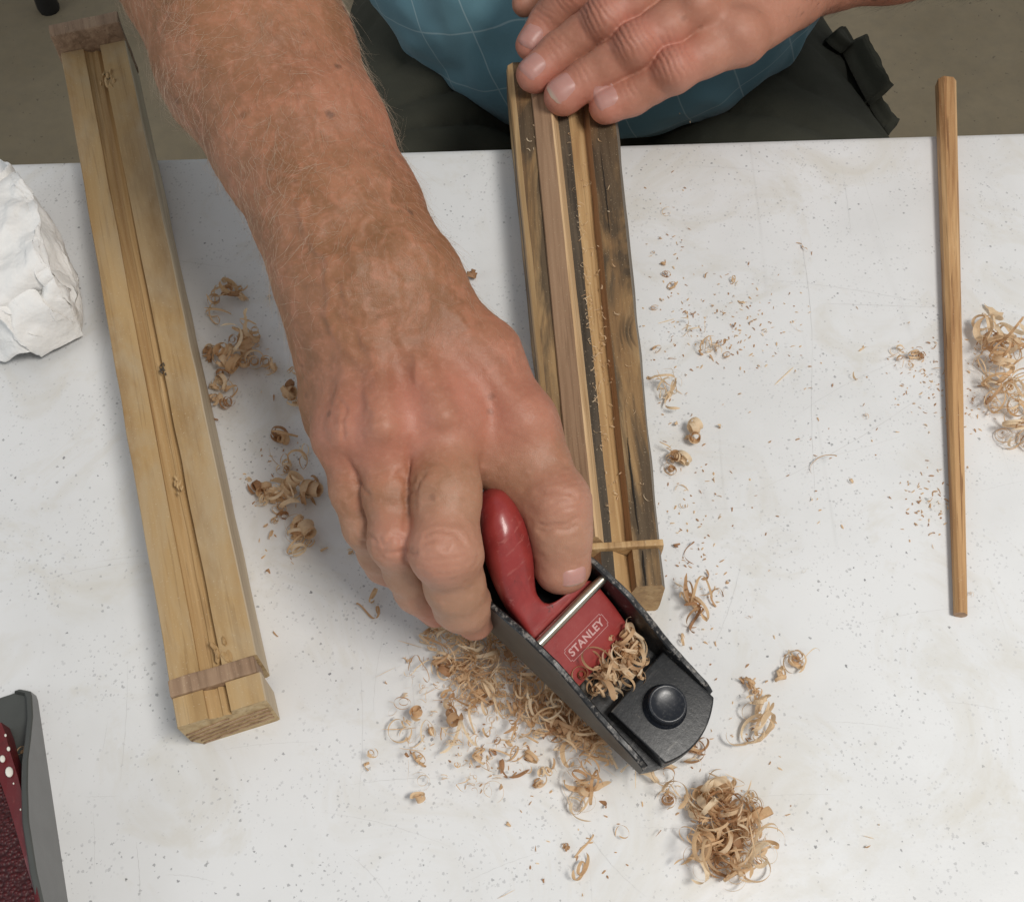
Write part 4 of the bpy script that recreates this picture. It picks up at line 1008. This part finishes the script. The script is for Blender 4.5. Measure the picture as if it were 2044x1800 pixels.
# ---- shirt
def shirt(P):
    b = smin(ellip(P, np.array([.0694, .793, -.076]), np.array([.188, .179, .141])), ellip(P, np.array([.065, .85, .20]), np.array([.205, .125, .27])), .05)
    b = smin(b, rcone(P, SHR, SHR * .35 + fa[0][0] * .65, .072, .068), .03); b = smin(b, rcone(P, SHL, SHL * .45 + lfa[-1][0] * .55, .072, .068), .03)
    return b
def det_S(V, n_):
    W = V + .02 * np.stack([vnoise(V, 14, 1), vnoise(V, 14, 2), vnoise(V, 14, 3)], 1)
    return .0030 * np.sin((W[:, 0] * .9 + W[:, 2] * .4) * 90) * .5 + .005 * fbm(W, 18, 4, 3) + .0045 * (1 - 2 * np.abs(vnoise(W * np.array([1, .6, .45]), 26, 14)))
Vs, Fs = mesh_sdf(shirt, (-.33, .44, -.25), (.46, 1.05, .52), .0045, 2, det_S)
pmesh('shirt', Vs, Fs, MAT['shirt'])
# ---- trousers: lap and thighs running under the table
hipc = np.array([.068, .92, -.245])
TR = [(np.array([-.045, .90, -.240]), .106), (np.array([-.088, .58, -.213]), .100), (np.array([-.110, .36, -.212]), .088), (np.array([-.12, .30, -.24]), .080), (np.array([-.12, .30, -.60]), .060)]
TL = [(np.array([.180, .90, -.240]), .106), (np.array([.226, .58, -.210]), .099), (np.array([.245, .36, -.212]), .088), (np.array([.24, .30, -.24]), .080), (np.array([.24, .30, -.60]), .060)]
def trousers(P):
    d = smin(chain(P, TR, .03), chain(P, TL, .03), .035)
    return smin(d, ellip(P, hipc, np.array([.205, .14, .13])), .05)
def det_T(V, n_):
    x, y = V[:, 0] - .06, V[:, 1]; a = np.arctan2(V[:, 1] - .83, x + 1e-6)
    W = V + .02 * np.stack([vnoise(V, 12, 11), vnoise(V, 12, 12), vnoise(V, 12, 13)], 1)
    rad = np.hypot(W[:, 0] - .06, W[:, 1] - .50)
    up = np.clip(n_[:, 2] + .3, 0, 1)
    fold = np.abs(np.sin((W[:, 1] * .80 + np.abs(W[:, 0] - .07) * .50) * 62 + 1.5 * vnoise(V, 7, 3))) ** .45 - .75
    return up * (.020 * fold * np.clip(1.25 - np.abs(W[:, 0] - .07) / .16, .15, 1) + .0028 * fbm(W, 20, 7, 2)) + .0005 * fbm(V, 140, 3, 2)
Vt, Ft = mesh_sdf(trousers, (-.27, .18, -.70), (.36, 1.08, .0), .0055, 2, det_T)
tro = pmesh('trousers', Vt, Ft, MAT['trousers'])
for s, js in ((-1, TR), (1, TL)):
    bm = bmesh.new(); bmesh.ops.create_icosphere(bm, subdivisions=3, radius=1, matrix=Matrix.Translation(Vector(js[-1][0] - PO) + Vector((0, -.05, -.095))) @ Matrix.Diagonal((.05, .135, .045, 1)))
    bm_obj('shoe', bm, MAT['rubber'], pr, True)
# cargo pocket on the outer thigh: pleated bag, flap with stitched rim, buttons
def patch(name, quad, z, off, thick, nu=40, nv=30, wr=.003, seed=0, rim=.0, fsc=60):
    """quad of picture points laid on the trouser leg, lifted by off"""
    nn = nz(np.array([.62, -.35, .70])); U, Vv = np.meshgrid(np.linspace(0, 1, nu), np.linspace(0, 1, nv), indexing='ij'); u, v = U.ravel(), Vv.ravel()
    b = np.minimum(np.minimum(u, 1 - u), np.minimum(v, 1 - v)); uu, vv = 2 * u - 1, 2 * v - 1; u, v = .5 + .5 * uu * np.sqrt(1 - .34 * vv ** 2), .5 + .5 * vv * np.sqrt(1 - .34 * uu ** 2)
    q = [at(x, y, z) for x, y in quad]
    Q = ((1 - u) * (1 - v))[:, None] * q[0] + (u * (1 - v))[:, None] * q[1] + (u * v)[:, None] * q[2] + ((1 - u) * v)[:, None] * q[3]
    Q = Q + nn * .06
    for _ in range(40): Q = Q - nn * np.clip(trousers(Q), -.02, .02)[:, None] * .7
    nq = grad(trousers, Q)
    edge_ = np.clip(b / .06, 0, 1)
    ridge = np.exp(-((b - .07) / .025) ** 2) * rim
    h = off * (edge_ ** .5) + wr * fbm(Q, fsc, seed, 3) * edge_ + ridge
    top = Q + nq * (h + thick)[:, None]; bot = Q - nq * .004
    n = nu * nv; V = np.concatenate([top, bot]) - PO
    F = [(i * nv + j, (i + 1) * nv + j, (i + 1) * nv + j + 1, i * nv + j + 1) for i in range(nu - 1) for j in range(nv - 1)]
    ring = [i * nv for i in range(nu)] + [(nu - 1) * nv + j for j in range(1, nv)] + [i * nv + nv - 1 for i in range(nu - 2, -1, -1)] + [j for j in range(nv - 2, 0, -1)]
    F += [(a, b_, b_ + n, a + n) for a, b_ in zip(ring, ring[1:] + ring[:1])]
    o = mesh_obj(name, V, F, MAT['trousers'], tro, True); return o, top
patch('pocket', [(1640, 120), (1730, 100), (1775, 270), (1690, 300)], -.17, .012, .002, wr=.005, seed=3, rim=.003, fsc=28)
patch('pocket_flap', [(1655, 100), (1722, 84), (1752, 205), (1700, 232)], -.155, .017, .003, wr=.003, seed=8, rim=.004, fsc=35)
patch('pocket_flap', [(1590, 105), (1690, 55), (1712, 92), (1660, 120)], -.15, .009, .003, wr=.002, seed=5, rim=.002, fsc=35)
for (px, py) in ((1738, 152), (1769, 252)):
    c = at(px, py, -.165); bm = bmesh.new(); nn = Vector((.85, -.25, .45)).to_track_quat('Z', 'Y').to_matrix().to_4x4()
    bmesh.ops.create_cone(bm, cap_ends=True, segments=24, radius1=.009, radius2=.0075, depth=.004, matrix=Matrix.Translation(Vector(c - PO)) @ nn); bevel_all(bm, .0008, 2)
    bm_obj('button', bm, MAT['rubber'], tro, True, 40)
# ---- arm hair
def hairs(V, F, density_fn, count, lng, rad, dir_fn, seed, lift=.35):
    rg = np.random.default_rng(seed); q = V[F]; ar = np.linalg.norm(np.cross(q[:, 1] - q[:, 0], q[:, 2] - q[:, 0]), axis=1); cen = q.mean(1)
    nrm = np.cross(q[:, 2] - q[:, 0], q[:, 3] - q[:, 1]); nrm /= np.linalg.norm(nrm, axis=1)[:, None] + 1e-12
    w = ar * density_fn(cen, nrm); w = w / w.sum(); pick = rg.choice(len(F), count, p=w)
    P0, N0 = cen[pick], nrm[pick]; D = dir_fn(P0); D = D - N0 * (D * N0).sum(1)[:, None]; D /= np.linalg.norm(D, axis=1)[:, None] + 1e-9
    S = np.cross(N0, D); a = rg.normal(0, .55, count)[:, None] + 1.4 * vnoise(P0, 40, 3)[:, None]; D = D * np.cos(a) + S * np.sin(a); S = np.cross(N0, D)
    Ln = lng * rg.uniform(.45, 1.3, count); bend = rg.normal(0, .55, count); lf_ = lift * rg.uniform(.3, 1.6, count)
    seg = 6; VV = []; 
    for i in range(seg):
        t = i / (seg - 1); l = Ln * t
        c = P0 + D * l[:, None] + N0 * (l * lf_ * (1 - .45 * t))[:, None] + S * (bend * l * t * .8 + .0005 * np.sin(t * 9 + bend * 9))[:, None] - N0 * .0003
        rr = rad * (1 - .75 * t)
        VV += [c + (S * math.cos(k * 2.0944) + N0 * math.sin(k * 2.0944)) * rr for k in range(3)]
    VV = np.stack(VV, 1).reshape(-1, 3); fs = []
    b = np.arange(count)[:, None] * (seg * 3)
    for i in range(seg - 1):
        for k in range(3): fs.append(np.concatenate([b + i * 3 + k, b + i * 3 + (k + 1) % 3, b + (i + 1) * 3 + (k + 1) % 3, b + (i + 1) * 3 + k], 1))
    return VV, np.concatenate(fs)
armdir = nz(fa[-1][0] - fa[1][0]); latd = nz(np.cross(armdir, UP))
def dirR(P): 
    s = ((P - fa[3][0]) @ latd) / .04
    return armdir[None] * .75 + latd[None] * s[:, None] * .7 + latd[None] * .35
dR = lambda c, n_: np.clip((c[:, 1] - (wy - .035)) / .05, 0.0, 1) * (n_[:, 2] > -.55)
VV, fs = hairs(VR_, FR_, dR, 4000, .0125, .000040, dirR, 2)
h1 = mesh_obj('arm_hair', VV - PO, fs, MAT['hair'], pr, True); h1['kind'] = 'stuff'
ldir = nz(lf['ring'][0][0] - lfa[-1][0])
dL = lambda c, n_: np.clip((c[:, 0] - lmc['ring'][0][0] + .01) / .05, 0, 1) * (n_[:, 2] > -.8)
VV, fs = hairs(VL_, FL_, dL, 2600, .011, .00005, lambda P: np.repeat(ldir[None], len(P), 0), 4, .5)
h2 = mesh_obj('arm_hair', VV - PO, fs, MAT['hair_dark'], pr, True); h2['kind'] = 'stuff'
# ------------------------------------------------------------------ shavings
def rotv(v, k, a):
    return v * math.cos(a) + np.cross(k, v) * math.sin(a) + k * (k @ v) * (1 - math.cos(a))
def ribbon(rg, length, width, R0, R1, drift=.25, twist=4., n=None, kink=0., taper=.3):
    """thin wood ribbon: curls with radius R0 -> R1, the curl axis drifting and twisting"""
    n = n or int(np.clip(length / .0011, 10, 90)); ds = length / n
    T, B = np.array([1., 0, 0]), np.array([0, 1., 0]); p = np.zeros(3); L_, M_, R_ = [], [], []
    tw = rg.normal(0, twist); ph = rg.uniform(0, 6.28); wv = rg.uniform(.6, 1.5); sgn = rg.choice((-1, 1))
    for i in range(n + 1):
        t = i / n; w = width * .5 * (1 - taper * abs(2 * t - 1) ** 2) * (1 + .18 * math.sin(ph + t * 9 * wv)) * (min(1, t / .06 + .25)) * (min(1, (1 - t) / .06 + .2))
        N = np.cross(T, B)
        L_.append(p - B * w); M_.append(p + N * w * .16); R_.append(p + B * w)
        r = R0 * (R1 / R0) ** t * (1 + .35 * math.sin(ph * 2 + t * 7)); a = sgn * ds / r
        if kink and rg.random() < kink: a += rg.normal(0, .9)
        T = rotv(T, B, a); T = rotv(T, np.cross(T, B), drift * ds / R0 * .6 * math.sin(ph + t * 3) + drift * ds / R0 * .3); B = rotv(B, T, tw * ds * 8)
        B = B - T * (B @ T); B /= np.linalg.norm(B); T /= np.linalg.norm(T); p = p + T * ds
    m = n + 1; V = np.array(L_ + M_ + R_); F = []
    for i in range(n): F += [(i, i + 1, m + i + 1, m + i), (m + i, m + i + 1, 2 * m + i + 1, 2 * m + i)]
    return V - V.mean(0), F
def rand_rot(rg, flat=0.0):
    a = rg.uniform(0, 6.28); M_ = Matrix.Rotation(a, 3, 'Z')
    if flat < 1: M_ = M_ @ Matrix.Rotation(rg.normal(0, 1.2) * (1 - flat), 3, 'X') @ Matrix.Rotation(rg.normal(0, 1.2) * (1 - flat), 3, 'Y')
    return np.array(M_)
def lying(V, flat=1.0): V = V.copy(); V[:, 2] = (V[:, 2] - V[:, 2].min()) * flat; return V
KINDS_ = {  # length, width, R0, R1, drift, twist, kink, taper
    'thread': (.018, .0007, .0035, .006, .8, 18, .10, .5), 'wavy': (.020, .0009, .0016, .0022, 1.2, 10, .0, .4), 'curl': (.034, .0017, .0019, .0030, .28, 4, .0, .15),
    'roll': (.070, .0034, .0020, .0046, .16, 2, .0, .15), 'ribbon': (.040, .0023, .0050, .0090, .5, 8, .05, .15), 'flake': (.0065, .0017, .0028, .004, .6, 22, .1, .6), 'needle': (.016, .0006, .08, .08, .1, 1, 0, .6), 'loop': (.052, .0015, .0046, .0056, .22, 3, 0, .15), 'strand': (.045, .0011, .0060, .0080, .6, 7, .03, .2)}
def one(rg, kind, s=1.0):
    l, w, r0, r1, dr, tw, kk, tp = KINDS_[kind]
    s = s * .88
    return ribbon(rg, l * s * rg.uniform(.7, 1.35), w * s * float(np.clip(rg.lognormal(-.32, .42), .3, 1.5)), r0 * s, r1 * s, dr, tw, None, kk, tp)
class Heap:
    def __init__(self): self.V, self.F, self.t, self.n = [], [], [], 0
    def add(self, V, F, tone):
        self.V.append(V); self.F += [tuple(i + self.n for i in f) for f in F]; self.t += [tone] * len(V); self.n += len(V)
    def build(self, name, loc, zrest, label, group=None, parent=None, kind=None, cat='wood shavings'):
        V = np.concatenate(self.V); V[:, 2] += zrest - V[:, 2].min() if zrest is not None else 0
        o = mesh_obj(name, V - np.array(loc), self.F, MAT['shaving'], parent, True, {'tone': self.t}); o.location = loc
        if label: tag(o, label, None if parent else cat, group, kind)
        return o
def cluster(name, spots, label, seed, zrest=.0004, group=None, zc=.004):
    """spots: (px, py, spread px, count, kinds, scale, heap height)"""
    rg = np.random.default_rng(seed); hp = Heap()
    for (px, py, sp, cnt, kinds, sc_, hh) in spots:
        for q in range(cnt):
            kd = kinds[rg.integers(len(kinds))]; V, F = one(rg, kd, sc_ * rg.uniform(.7, 1.25)); V = V @ rand_rot(rg, .25).T; V = lying(V)
            rr = sp * math.sqrt(rg.uniform(0, 1)); a = rg.uniform(0, 6.28); c = at(px + rr * math.cos(a), py + rr * math.sin(a), zc); top = hh * max(0, 1 - (rr / (sp + 1e-6)) ** 2)
            V[:, :2] += c[:2]; V[:, 2] += zrest + rg.uniform(0, 1) * top; hp.add(V, F, float(np.clip(rg.normal(.62, .28), 0, 1)))
    c = at(spots[0][0], spots[0][1], 0)
    return hp.build(name, (c[0], c[1], zrest), None, label, group)
G_L = 'curled shavings between the pine board and the forearm'
cluster('shaving_cluster', [(1440, 1630, 62, 50, ('roll', 'ribbon', 'strand', 'loop', 'loop'), 1.0, .010), (1470, 1690, 58, 42, ('ribbon', 'loop', 'strand', 'loop'), 1.0, .008), (1500, 1610, 24, 7, ('curl', 'roll'), 1.0, .008), (1400, 1690, 30, 8, ('ribbon', 'loop'), 1.2, .006)], 'big tangled ball of pale curly shavings below the nose of the black plane', 21)
cluster('shaving_cluster', [(1318, 1548, 10, 3, ('ribbon',), 1.1, .004), (1345, 1580, 14, 4, ('ribbon', 'thread'), 1.1, .003), (1375, 1600, 14, 4, ('thread', 'ribbon', 'wavy'), 1.1, .003), (1330, 1600, 10, 3, ('thread', 'wavy'), 1.2, .003)], 'stringy trail of shavings joining the plane nose to the tangled ball', 22)
cluster('shaving_cluster', [(1992, 712, 44, 30, ('ribbon', 'strand', 'loop', 'loop'), 1.0, .014), (2005, 790, 42, 28, ('strand', 'wavy', 'loop'), 1.1, .012), (2040, 850, 40, 14, ('ribbon', 'loop'), 1.1, .008), (1965, 655, 10, 3, ('ribbon',), 1.2, .003)], 'tangled heap of shavings cut off by the picture edge, past the tapered stick', 23)
cluster('shaving_cluster', [(446, 593, 22, 5, ('roll', 'ribbon'), 1.1, .006), (487, 582, 16, 4, ('curl',), 1.0, .003), (424, 628, 12, 2, ('ribbon',), 1.2, .002), (450, 560, 8, 2, ('curl',), .9, .002)], 'ribbon curl topmost of the shavings between pine board and forearm', 24, group=None)
cluster('shaving_cluster', [(484, 700, 36, 10, ('roll', 'curl', 'ribbon'), 1.1, .008), (450, 728, 34, 9, ('roll', 'curl'), 1.1, .008), (494, 668, 16, 4, ('curl', 'ribbon'), 1., .004), (540, 728, 16, 4, ('curl',), 1.0, .004), (415, 700, 12, 4, ('curl',), .9, .004)], 'largest clump of rolled shavings between the pine board and the forearm', 25)
cluster('shaving_cluster', [(440, 785, 24, 8, ('roll', 'curl'), 1.1, .007)], 'compact clump of rolled shavings touching the pine board edge', 26)
cluster('shaving_cluster', [(578, 780, 14, 3, ('roll',), 1.0, .004), (584, 802, 10, 2, ('curl',), 1., .002), (585, 738, 8, 2, ('curl',), 1, .002)], 'small rolled shavings tucked against the back of the hand', 27)
cluster('shaving_cluster', [(566, 885, 18, 3, ('roll', 'loop'), 1.0, .004), (560, 925, 18, 4, ('ribbon', 'curl'), .9, .002), (610, 912, 14, 2, ('ribbon',), .8, .001)], 'loose open curls beside the knuckles of the planing hand', 28)
cluster('shaving_cluster', [(524, 985, 20, 7, ('curl', 'roll'), 1.0, .005), (580, 998, 30, 7, ('roll', 'ribbon'), 1.15, .006), (620, 985, 14, 4, ('roll', 'curl'), 1, .004), (552, 1022, 14, 3, ('curl',), .9, .002)], 'long sausage shaped clump of shavings left of the curled fingers', 29)
cluster('shaving_cluster', [(606, 1056, 24, 9, ('roll', 'curl', 'loop'), 1., .007), (593, 1086, 8, 2, ('loop',), .9, .001)], 'round rosette of shavings below the sausage shaped clump', 30)
cluster('shaving_cluster', [(1386, 866, 14, 5, ('roll', 'flake'), 1.1, .006)], 'tight round rosette shaving beside the weathered board', 31)
cluster('shaving_cluster', [(1348, 922, 18, 6, ('roll', 'curl'), 1.0, .005), (1335, 900, 10, 2, ('thread',), 1, .001)], 'open rosette of shavings below the tight round one by the weathered board', 32)
cluster('shaving_cluster', [(1327, 778, 16, 8, ('needle', 'thread', 'ribbon'), 1.0, .003), (1345, 745, 10, 3, ('thread',), 1.2, .001)], 'splayed spray of stringy shavings beside the weathered board', 33)
cluster('shaving_cluster', [(1506, 1373, 16, 5, ('curl', 'flake'), .9, .003), (1515, 1410, 12, 4, ('ribbon', 'curl'), 1., .003), (1508, 1460, 16, 4, ('ribbon',), 1.1, .002)], 'upright string of curls right of the plane nose', 34)
cluster('shaving_cluster', [(1590, 1312, 16, 6, ('curl', 'ribbon'), .9, .003), (1565, 1340, 12, 3, ('curl',), .8, .001)], 'small curl cluster set apart, farther right of the plane nose', 35)
cluster('shaving_cluster', [(1380, 1185, 12, 3, ('ribbon',), 1.1, .002), (1392, 1225, 12, 4, ('ribbon', 'thread'), 1.1, .002), (1352, 1165, 10, 2, ('thread',), 1.2, .001), (1425, 1185, 10, 2, ('thread',), 1.1, .001)], 'long branching ribbon shaving by the near end of the weathered board', 36)
cluster('shaving_cluster', [(1164, 1572, 20, 7, ('ribbon', 'curl'), 1., .003), (1150, 1605, 10, 3, ('ribbon',), 1., .002)], 'loose knot of ribbons below the dense shaving pile', 37)
cluster('shaving_cluster', [(1385, 1500, 18, 6, ('ribbon', 'flake', 'curl'), 1.0, .003)], 'flattened shavings peeking out beside the plane nose', 38)
cluster('shaving_cluster', [(1800, 715, 26, 9, ('wavy', 'thread'), .9, .002), (1830, 705, 12, 4, ('wavy', 'curl'), .9, .002)], 'thin wavy shaving strands left of the tapered stick', 39)
cluster('shaving_cluster', [(1405, 675, 26, 5, ('wavy', 'thread'), 1.1, .001), (1440, 695, 18, 4, ('wavy', 'thread'), 1.1, .001), (1370, 655, 14, 3, ('thread',), 1.1, .001)], 'long crinkled strand of shavings right of the weathered board', 40)
# dense pile that slid off beside the plane
rg = np.random.default_rng(50); hp = Heap()
poly = [(835, 1255), (905, 1250), (985, 1270), (1060, 1320), (1150, 1405), (1215, 1470), (1205, 1505), (1150, 1490), (1085, 1445), (1000, 1420), (925, 1400), (885, 1350)]
def inside(x, y):
    c = False
    for (x1, y1), (x2, y2) in zip(poly, poly[1:] + poly[:1]):
        if (y1 > y) != (y2 > y) and x < (x2 - x1) * (y - y1) / (y2 - y1) + x1: c = not c
    return c
k = 0
while k < 680:
    x, y = rg.uniform(820, 1225), rg.uniform(1240, 1510)
    if rg.random() < .16: x, y = x + rg.normal(-25, 40), y + rg.normal(25, 35)
    elif not inside(x, y): continue
    k += 1; low = (y - 1255) > .55 * (x - 835) + 60
    kd = rg.choice(('ribbon', 'roll', 'curl', 'loop') if rg.random() < (.55 if x > 1060 else .15) else ('wavy', 'thread', 'strand', 'thread', 'wavy', 'needle'))
    V_, F_ = one(rg, kd, rg.uniform(.6, 1.0)); V_ = lying(V_ @ rand_rot(rg, .5).T, .8); c = at(x, y, .004); V_[:, :2] += c[:2]; V_[:, 2] += .0004 + rg.uniform(0, .007); hp.add(V_, F_, float(np.clip(rg.normal(.55, .28), 0, 1)))
c = at(1050, 1380, 0); hp.build('shaving_pile', (c[0], c[1], .0004), None, 'dense spread of fine shavings along the cheek of the black plane', kind='stuff')
# shavings in the mouth of the plane
rg = np.random.default_rng(61); hp = Heap(); Mw = Matrix.Translation(PL_O) @ pl.rotation_euler.to_matrix().to_4x4()
for q in range(74):
    kd = rg.choice(('roll', 'curl', 'ribbon', 'ribbon')); V_, F_ = one(rg, kd, rg.uniform(.6, 1.0)); V_ = V_ @ rand_rot(rg, .2).T; V_ = lying(V_, .8)
    yy = rg.uniform(-.0155, .0155); xx = .0275 + rg.normal(0, .0035); lc_ = Mw @ Vector((xx, yy, .0045 + rg.uniform(0, .009) * (1 if abs(yy) < .012 else .6)))
    V_ += np.array(lc_); hp.add(V_, F_, float(np.clip(rg.normal(.62, .25), 0, 1)))
c = np.array(Mw @ Vector((.027, 0, .0045))); hp.build('shaving_cluster', tuple(c), None, 'mass of curls spilling from the mouth of the black plane')
# loose single pieces, grouped by where they lie
LO = {'A': ('loose bit of shaving between the weathered board and the tapered stick', [(1330, 424, 'thread'), (1601, 492, 'flake', 1.6), (1318, 476, 'flake'), (1303, 504, 'wavy', .6), (1324, 527, 'curl', .6), (1329, 548, 'curl', .8), (1342, 572, 'ribbon', .6), (1321, 598, 'flake', 1.1), (1306, 616, 'loop', .4), (1330, 640, 'needle'), (1383, 625, 'wavy', .8), (1409, 551, 'flake', .8), (1463, 560, 'curl', .8), (1470, 566, 'flake'), (1480, 603, 'flake', 1.1), (1443, 625, 'thread', .6), (1466, 650, 'flake', 1.1), (1498, 645, 'flake'), (1527, 660, 'wavy', .6), (1590, 654, 'thread', .8), (1398, 706, 'flake', 1.2), (1420, 714, 'flake'), (1309, 698, 'loop', .45), (1341, 716, 'thread', .6), (1297, 755, 'flake', 1.1), (1566, 749, 'needle', 1.2), (1705, 755, 'flake', 1.1), (1722, 696, 'flake'), (1728, 831, 'wavy', .8), (1350, 846, 'flake', 1.1), (1436, 852, 'flake', 1.1), (1700, 960, 'curl', .6), (1640, 925, 'thread', 1.6), (1620, 995, 'flake', .9), (1875, 740, 'thread', .9), (1360, 973, 'thread', .9), (1365, 1010, 'wavy', .7), (1437, 1031, 'wavy', .7), (1350, 1089, 'curl', .6), (1375, 1102, 'ribbon', .7), (1410, 1150, 'flake'), (1605, 1140, 'thread', .6), (1855, 1000, 'thread', .5), (1362, 1278, 'loop', .5), (1495, 1231, 'wavy', .5), (1481, 1358, 'curl', .7), (1530, 1360, 'flake')]),
      'B': ('loose bit of shaving below the dense pile, toward the viewer', [(930, 1405, 'ribbon', 1.0), (955, 1428, 'ribbon', 1.1), (924, 1443, 'thread', .6), (932, 1463, 'flake', 1.1), (939, 1487, 'needle', .7), (992, 1478, 'curl', .6), (1016, 1483, 'flake', 1.1), (964, 1498, 'flake', 1.3), (985, 1502, 'curl', .6), (1059, 1513, 'roll', .8), (1025, 1510, 'ribbon', .7), (1016, 1540, 'ribbon', 1.0), (1000, 1572, 'flake', 1.4), (954, 1530, 'curl', .5), (999, 1530, 'flake', 1.2), (994, 1553, 'loop', .3), (932, 1568, 'flake'), (1071, 1563, 'curl', .8), (1104, 1528, 'flake', 1.1), (1131, 1508, 'ribbon', .9), (1206, 1605, 'flake', 1.2), (1240, 1662, 'ribbon', .7), (1130, 1690, 'curl', .6), (1165, 1690, 'ribbon', .6), (1160, 1735, 'loop', .9), (1085, 1756, 'flake', .6), (1163, 1786, 'flake', .5), (1015, 1645, 'curl', .5), (1315, 1662, 'thread', .7), (1010, 1785, 'needle', .8), (1100, 1470, 'ribbon', 1.0), (1120, 1445, 'ribbon', 1.0)]),
      'C': ('loose bit of shaving near the fingers of the planing hand', [(538, 594, 'wavy', .9), (431, 838, 'curl', .6), (547, 794, 'flake'), (497, 957, 'curl', .6), (630, 964, 'ribbon', .6), (531, 1049, 'curl', .5), (542, 1068, 'loop', .4), (647, 1097, 'curl', .7), (535, 1140, 'flake', 1.5), (550, 1265, 'flake', .7), (700, 1102, 'curl', .6), (745, 1195, 'loop', .8), (742, 1222, 'ribbon', .8), (770, 1362, 'flake', .9), (820, 1285, 'needle', .9)]),
      'D': ('loose bit of shaving on the bare table at the lower right corner', [(1730, 1690, 'flake', .8), (1735, 1670, 'needle', .5), (1755, 1645, 'flake', .5)]),
      'E': ('loose bit of shaving beside the narrow end of the tapered stick', [(1938, 1186, 'curl', .45), (1935, 795, 'thread', .9), (1938, 830, 'needle', .5)]),
      'F': ('pale curl lying between forearm and weathered board', [(943, 552, 'roll', .7)])}
WORD = {'thread': 'thin thread', 'wavy': 'wavy strand', 'curl': 'tight curl', 'roll': 'rolled curl', 'ribbon': 'ribbon', 'flake': 'flat flake', 'needle': 'straight splinter', 'loop': 'open loop'}
WHERE = {'A': 'right of the weathered board', 'B': 'below the dense shaving pile', 'C': 'left of the planing hand', 'D': 'at the lower right', 'E': 'right of the tapered stick'}
ORD = 'first second third fourth fifth sixth seventh eighth ninth tenth eleventh twelfth thirteenth fourteenth fifteenth sixteenth seventeenth eighteenth nineteenth twentieth'.split()
for gk, (lab, items) in LO.items():
    rg = np.random.default_rng(sum(map(ord, gk)) + 70)
    for it in items:
        px, py, kd = it[:3]; sc_ = it[3] if len(it) > 3 else .9
        V_, F_ = one(rg, kd, sc_); V_ = lying(V_ @ rand_rot(rg, .75).T, .75); c = at(px, py, .001); hp = Heap(); V_[:, :2] += c[:2]; V_[:, 2] += .0003; hp.add(V_, F_, float(np.clip(rg.normal(.4, .25), 0, 1)))
        same = sorted((q for q in items if q[2] == kd), key=lambda q: q[1]); w_ = WORD[kd]
        if gk == 'F': text = lab
        elif len(same) == 1: text = f'only loose {w_} shaving {WHERE[gk]}'
        else: text = f'{ORD[same.index(it)]} {w_} shaving {WHERE[gk]}, counted from the far edge'
        hp.build('wood_shaving', (c[0], c[1], .0003), None, text, lab.replace('bit of shaving', 'shavings') if len(items) > 1 else None, cat='wood shaving')
# curl caught on the second plane
rg = np.random.default_rng(3); V_, F_ = ribbon(rg, .030, .0007, .0013, .0016, 1.3, 6, 70); V_ = lying(V_ @ np.array(Matrix.Rotation(R(70), 3, 'Z')).T, .6); c = at(47, 1500, .004); V_[:, :2] += c[:2]; V_[:, 2] += .0040; hp = Heap(); hp.add(V_, F_, .35)
hp.build('wood_shaving', (c[0], c[1], .004), None, 'thin crinkled shaving lying inside the grey hand plane', cat='wood shaving')
# dust, crumbs and hair-thin fibres on table and board
rg = np.random.default_rng(90); hp = Heap()
zones = [(1470, 650, 110, 90, 130), (1350, 600, 40, 260, 70), (1840, 760, 60, 80, 80), (1850, 1010, 50, 60, 70), (1400, 1100, 70, 160, 70), (1000, 1480, 110, 90, 70), (1560, 800, 220, 250, 60), (1950, 800, 50, 110, 50), (540, 950, 60, 160, 40), (1450, 1450, 120, 150, 45), (1250, 1680, 200, 80, 20)]
for (zx, zy, sx, sy, cnt) in zones:
    for q in range(cnt):
        x, y = zx + rg.normal(0, sx * .6), zy + rg.normal(0, sy * .6)
        V_, F_ = ribbon(rg, rg.uniform(.0008, .0035), rg.uniform(.0003, .0008), .003, .003, .5, 10, 4); V_ = lying(V_ @ rand_rot(rg, .85).T, .5); c = at(x, y, 0)
        V_[:, :2] += c[:2]; V_[:, 2] += .0002; hp.add(V_, F_, float(np.clip(rg.normal(.25, .25), 0, 1)))
c = at(1470, 900, 0); hp.build('wood_crumbs', (c[0], c[1], .0002), None, 'scattered sawdust crumbs and splinters on the white table', kind='stuff')
hp = Heap()
for q in range(170):
    t = rg.uniform(.08, .98) if rg.random() < .4 else rg.normal(.42, .14); t = min(max(t, .07), .97); y = L2 * t; l, r = wfR(y); u = rg.choice((rg.uniform(.50, .58), rg.uniform(.60, .70), rg.uniform(.78, .9), rg.uniform(.1, .22)), p=(.55, .3, .07, .08))
    zz = RZ - (.0012 if u < .59 and u > .4 else (.0045 if u < .72 and u > .59 else 0)) + .0004
    V_, F_ = ribbon(rg, rg.uniform(.002, .008), rg.uniform(.00025, .0006), .0018, .004, .8, 14, 8); V_ = lying(V_ @ rand_rot(rg, .8).T, .5); p_ = base2 @ Vector((l + (r - l) * u, y, zz)); V_ += np.array(p_); hp.add(V_, F_, float(np.clip(rg.normal(.75, .2), 0, 1)))
hp.build('board_crumbs', tuple(base2 @ Vector((0, .12, RZ))), None, 'fine pale fibres and dust lying in the grooves of the weathered board', kind='stuff')
bpy.context.view_layer.update()
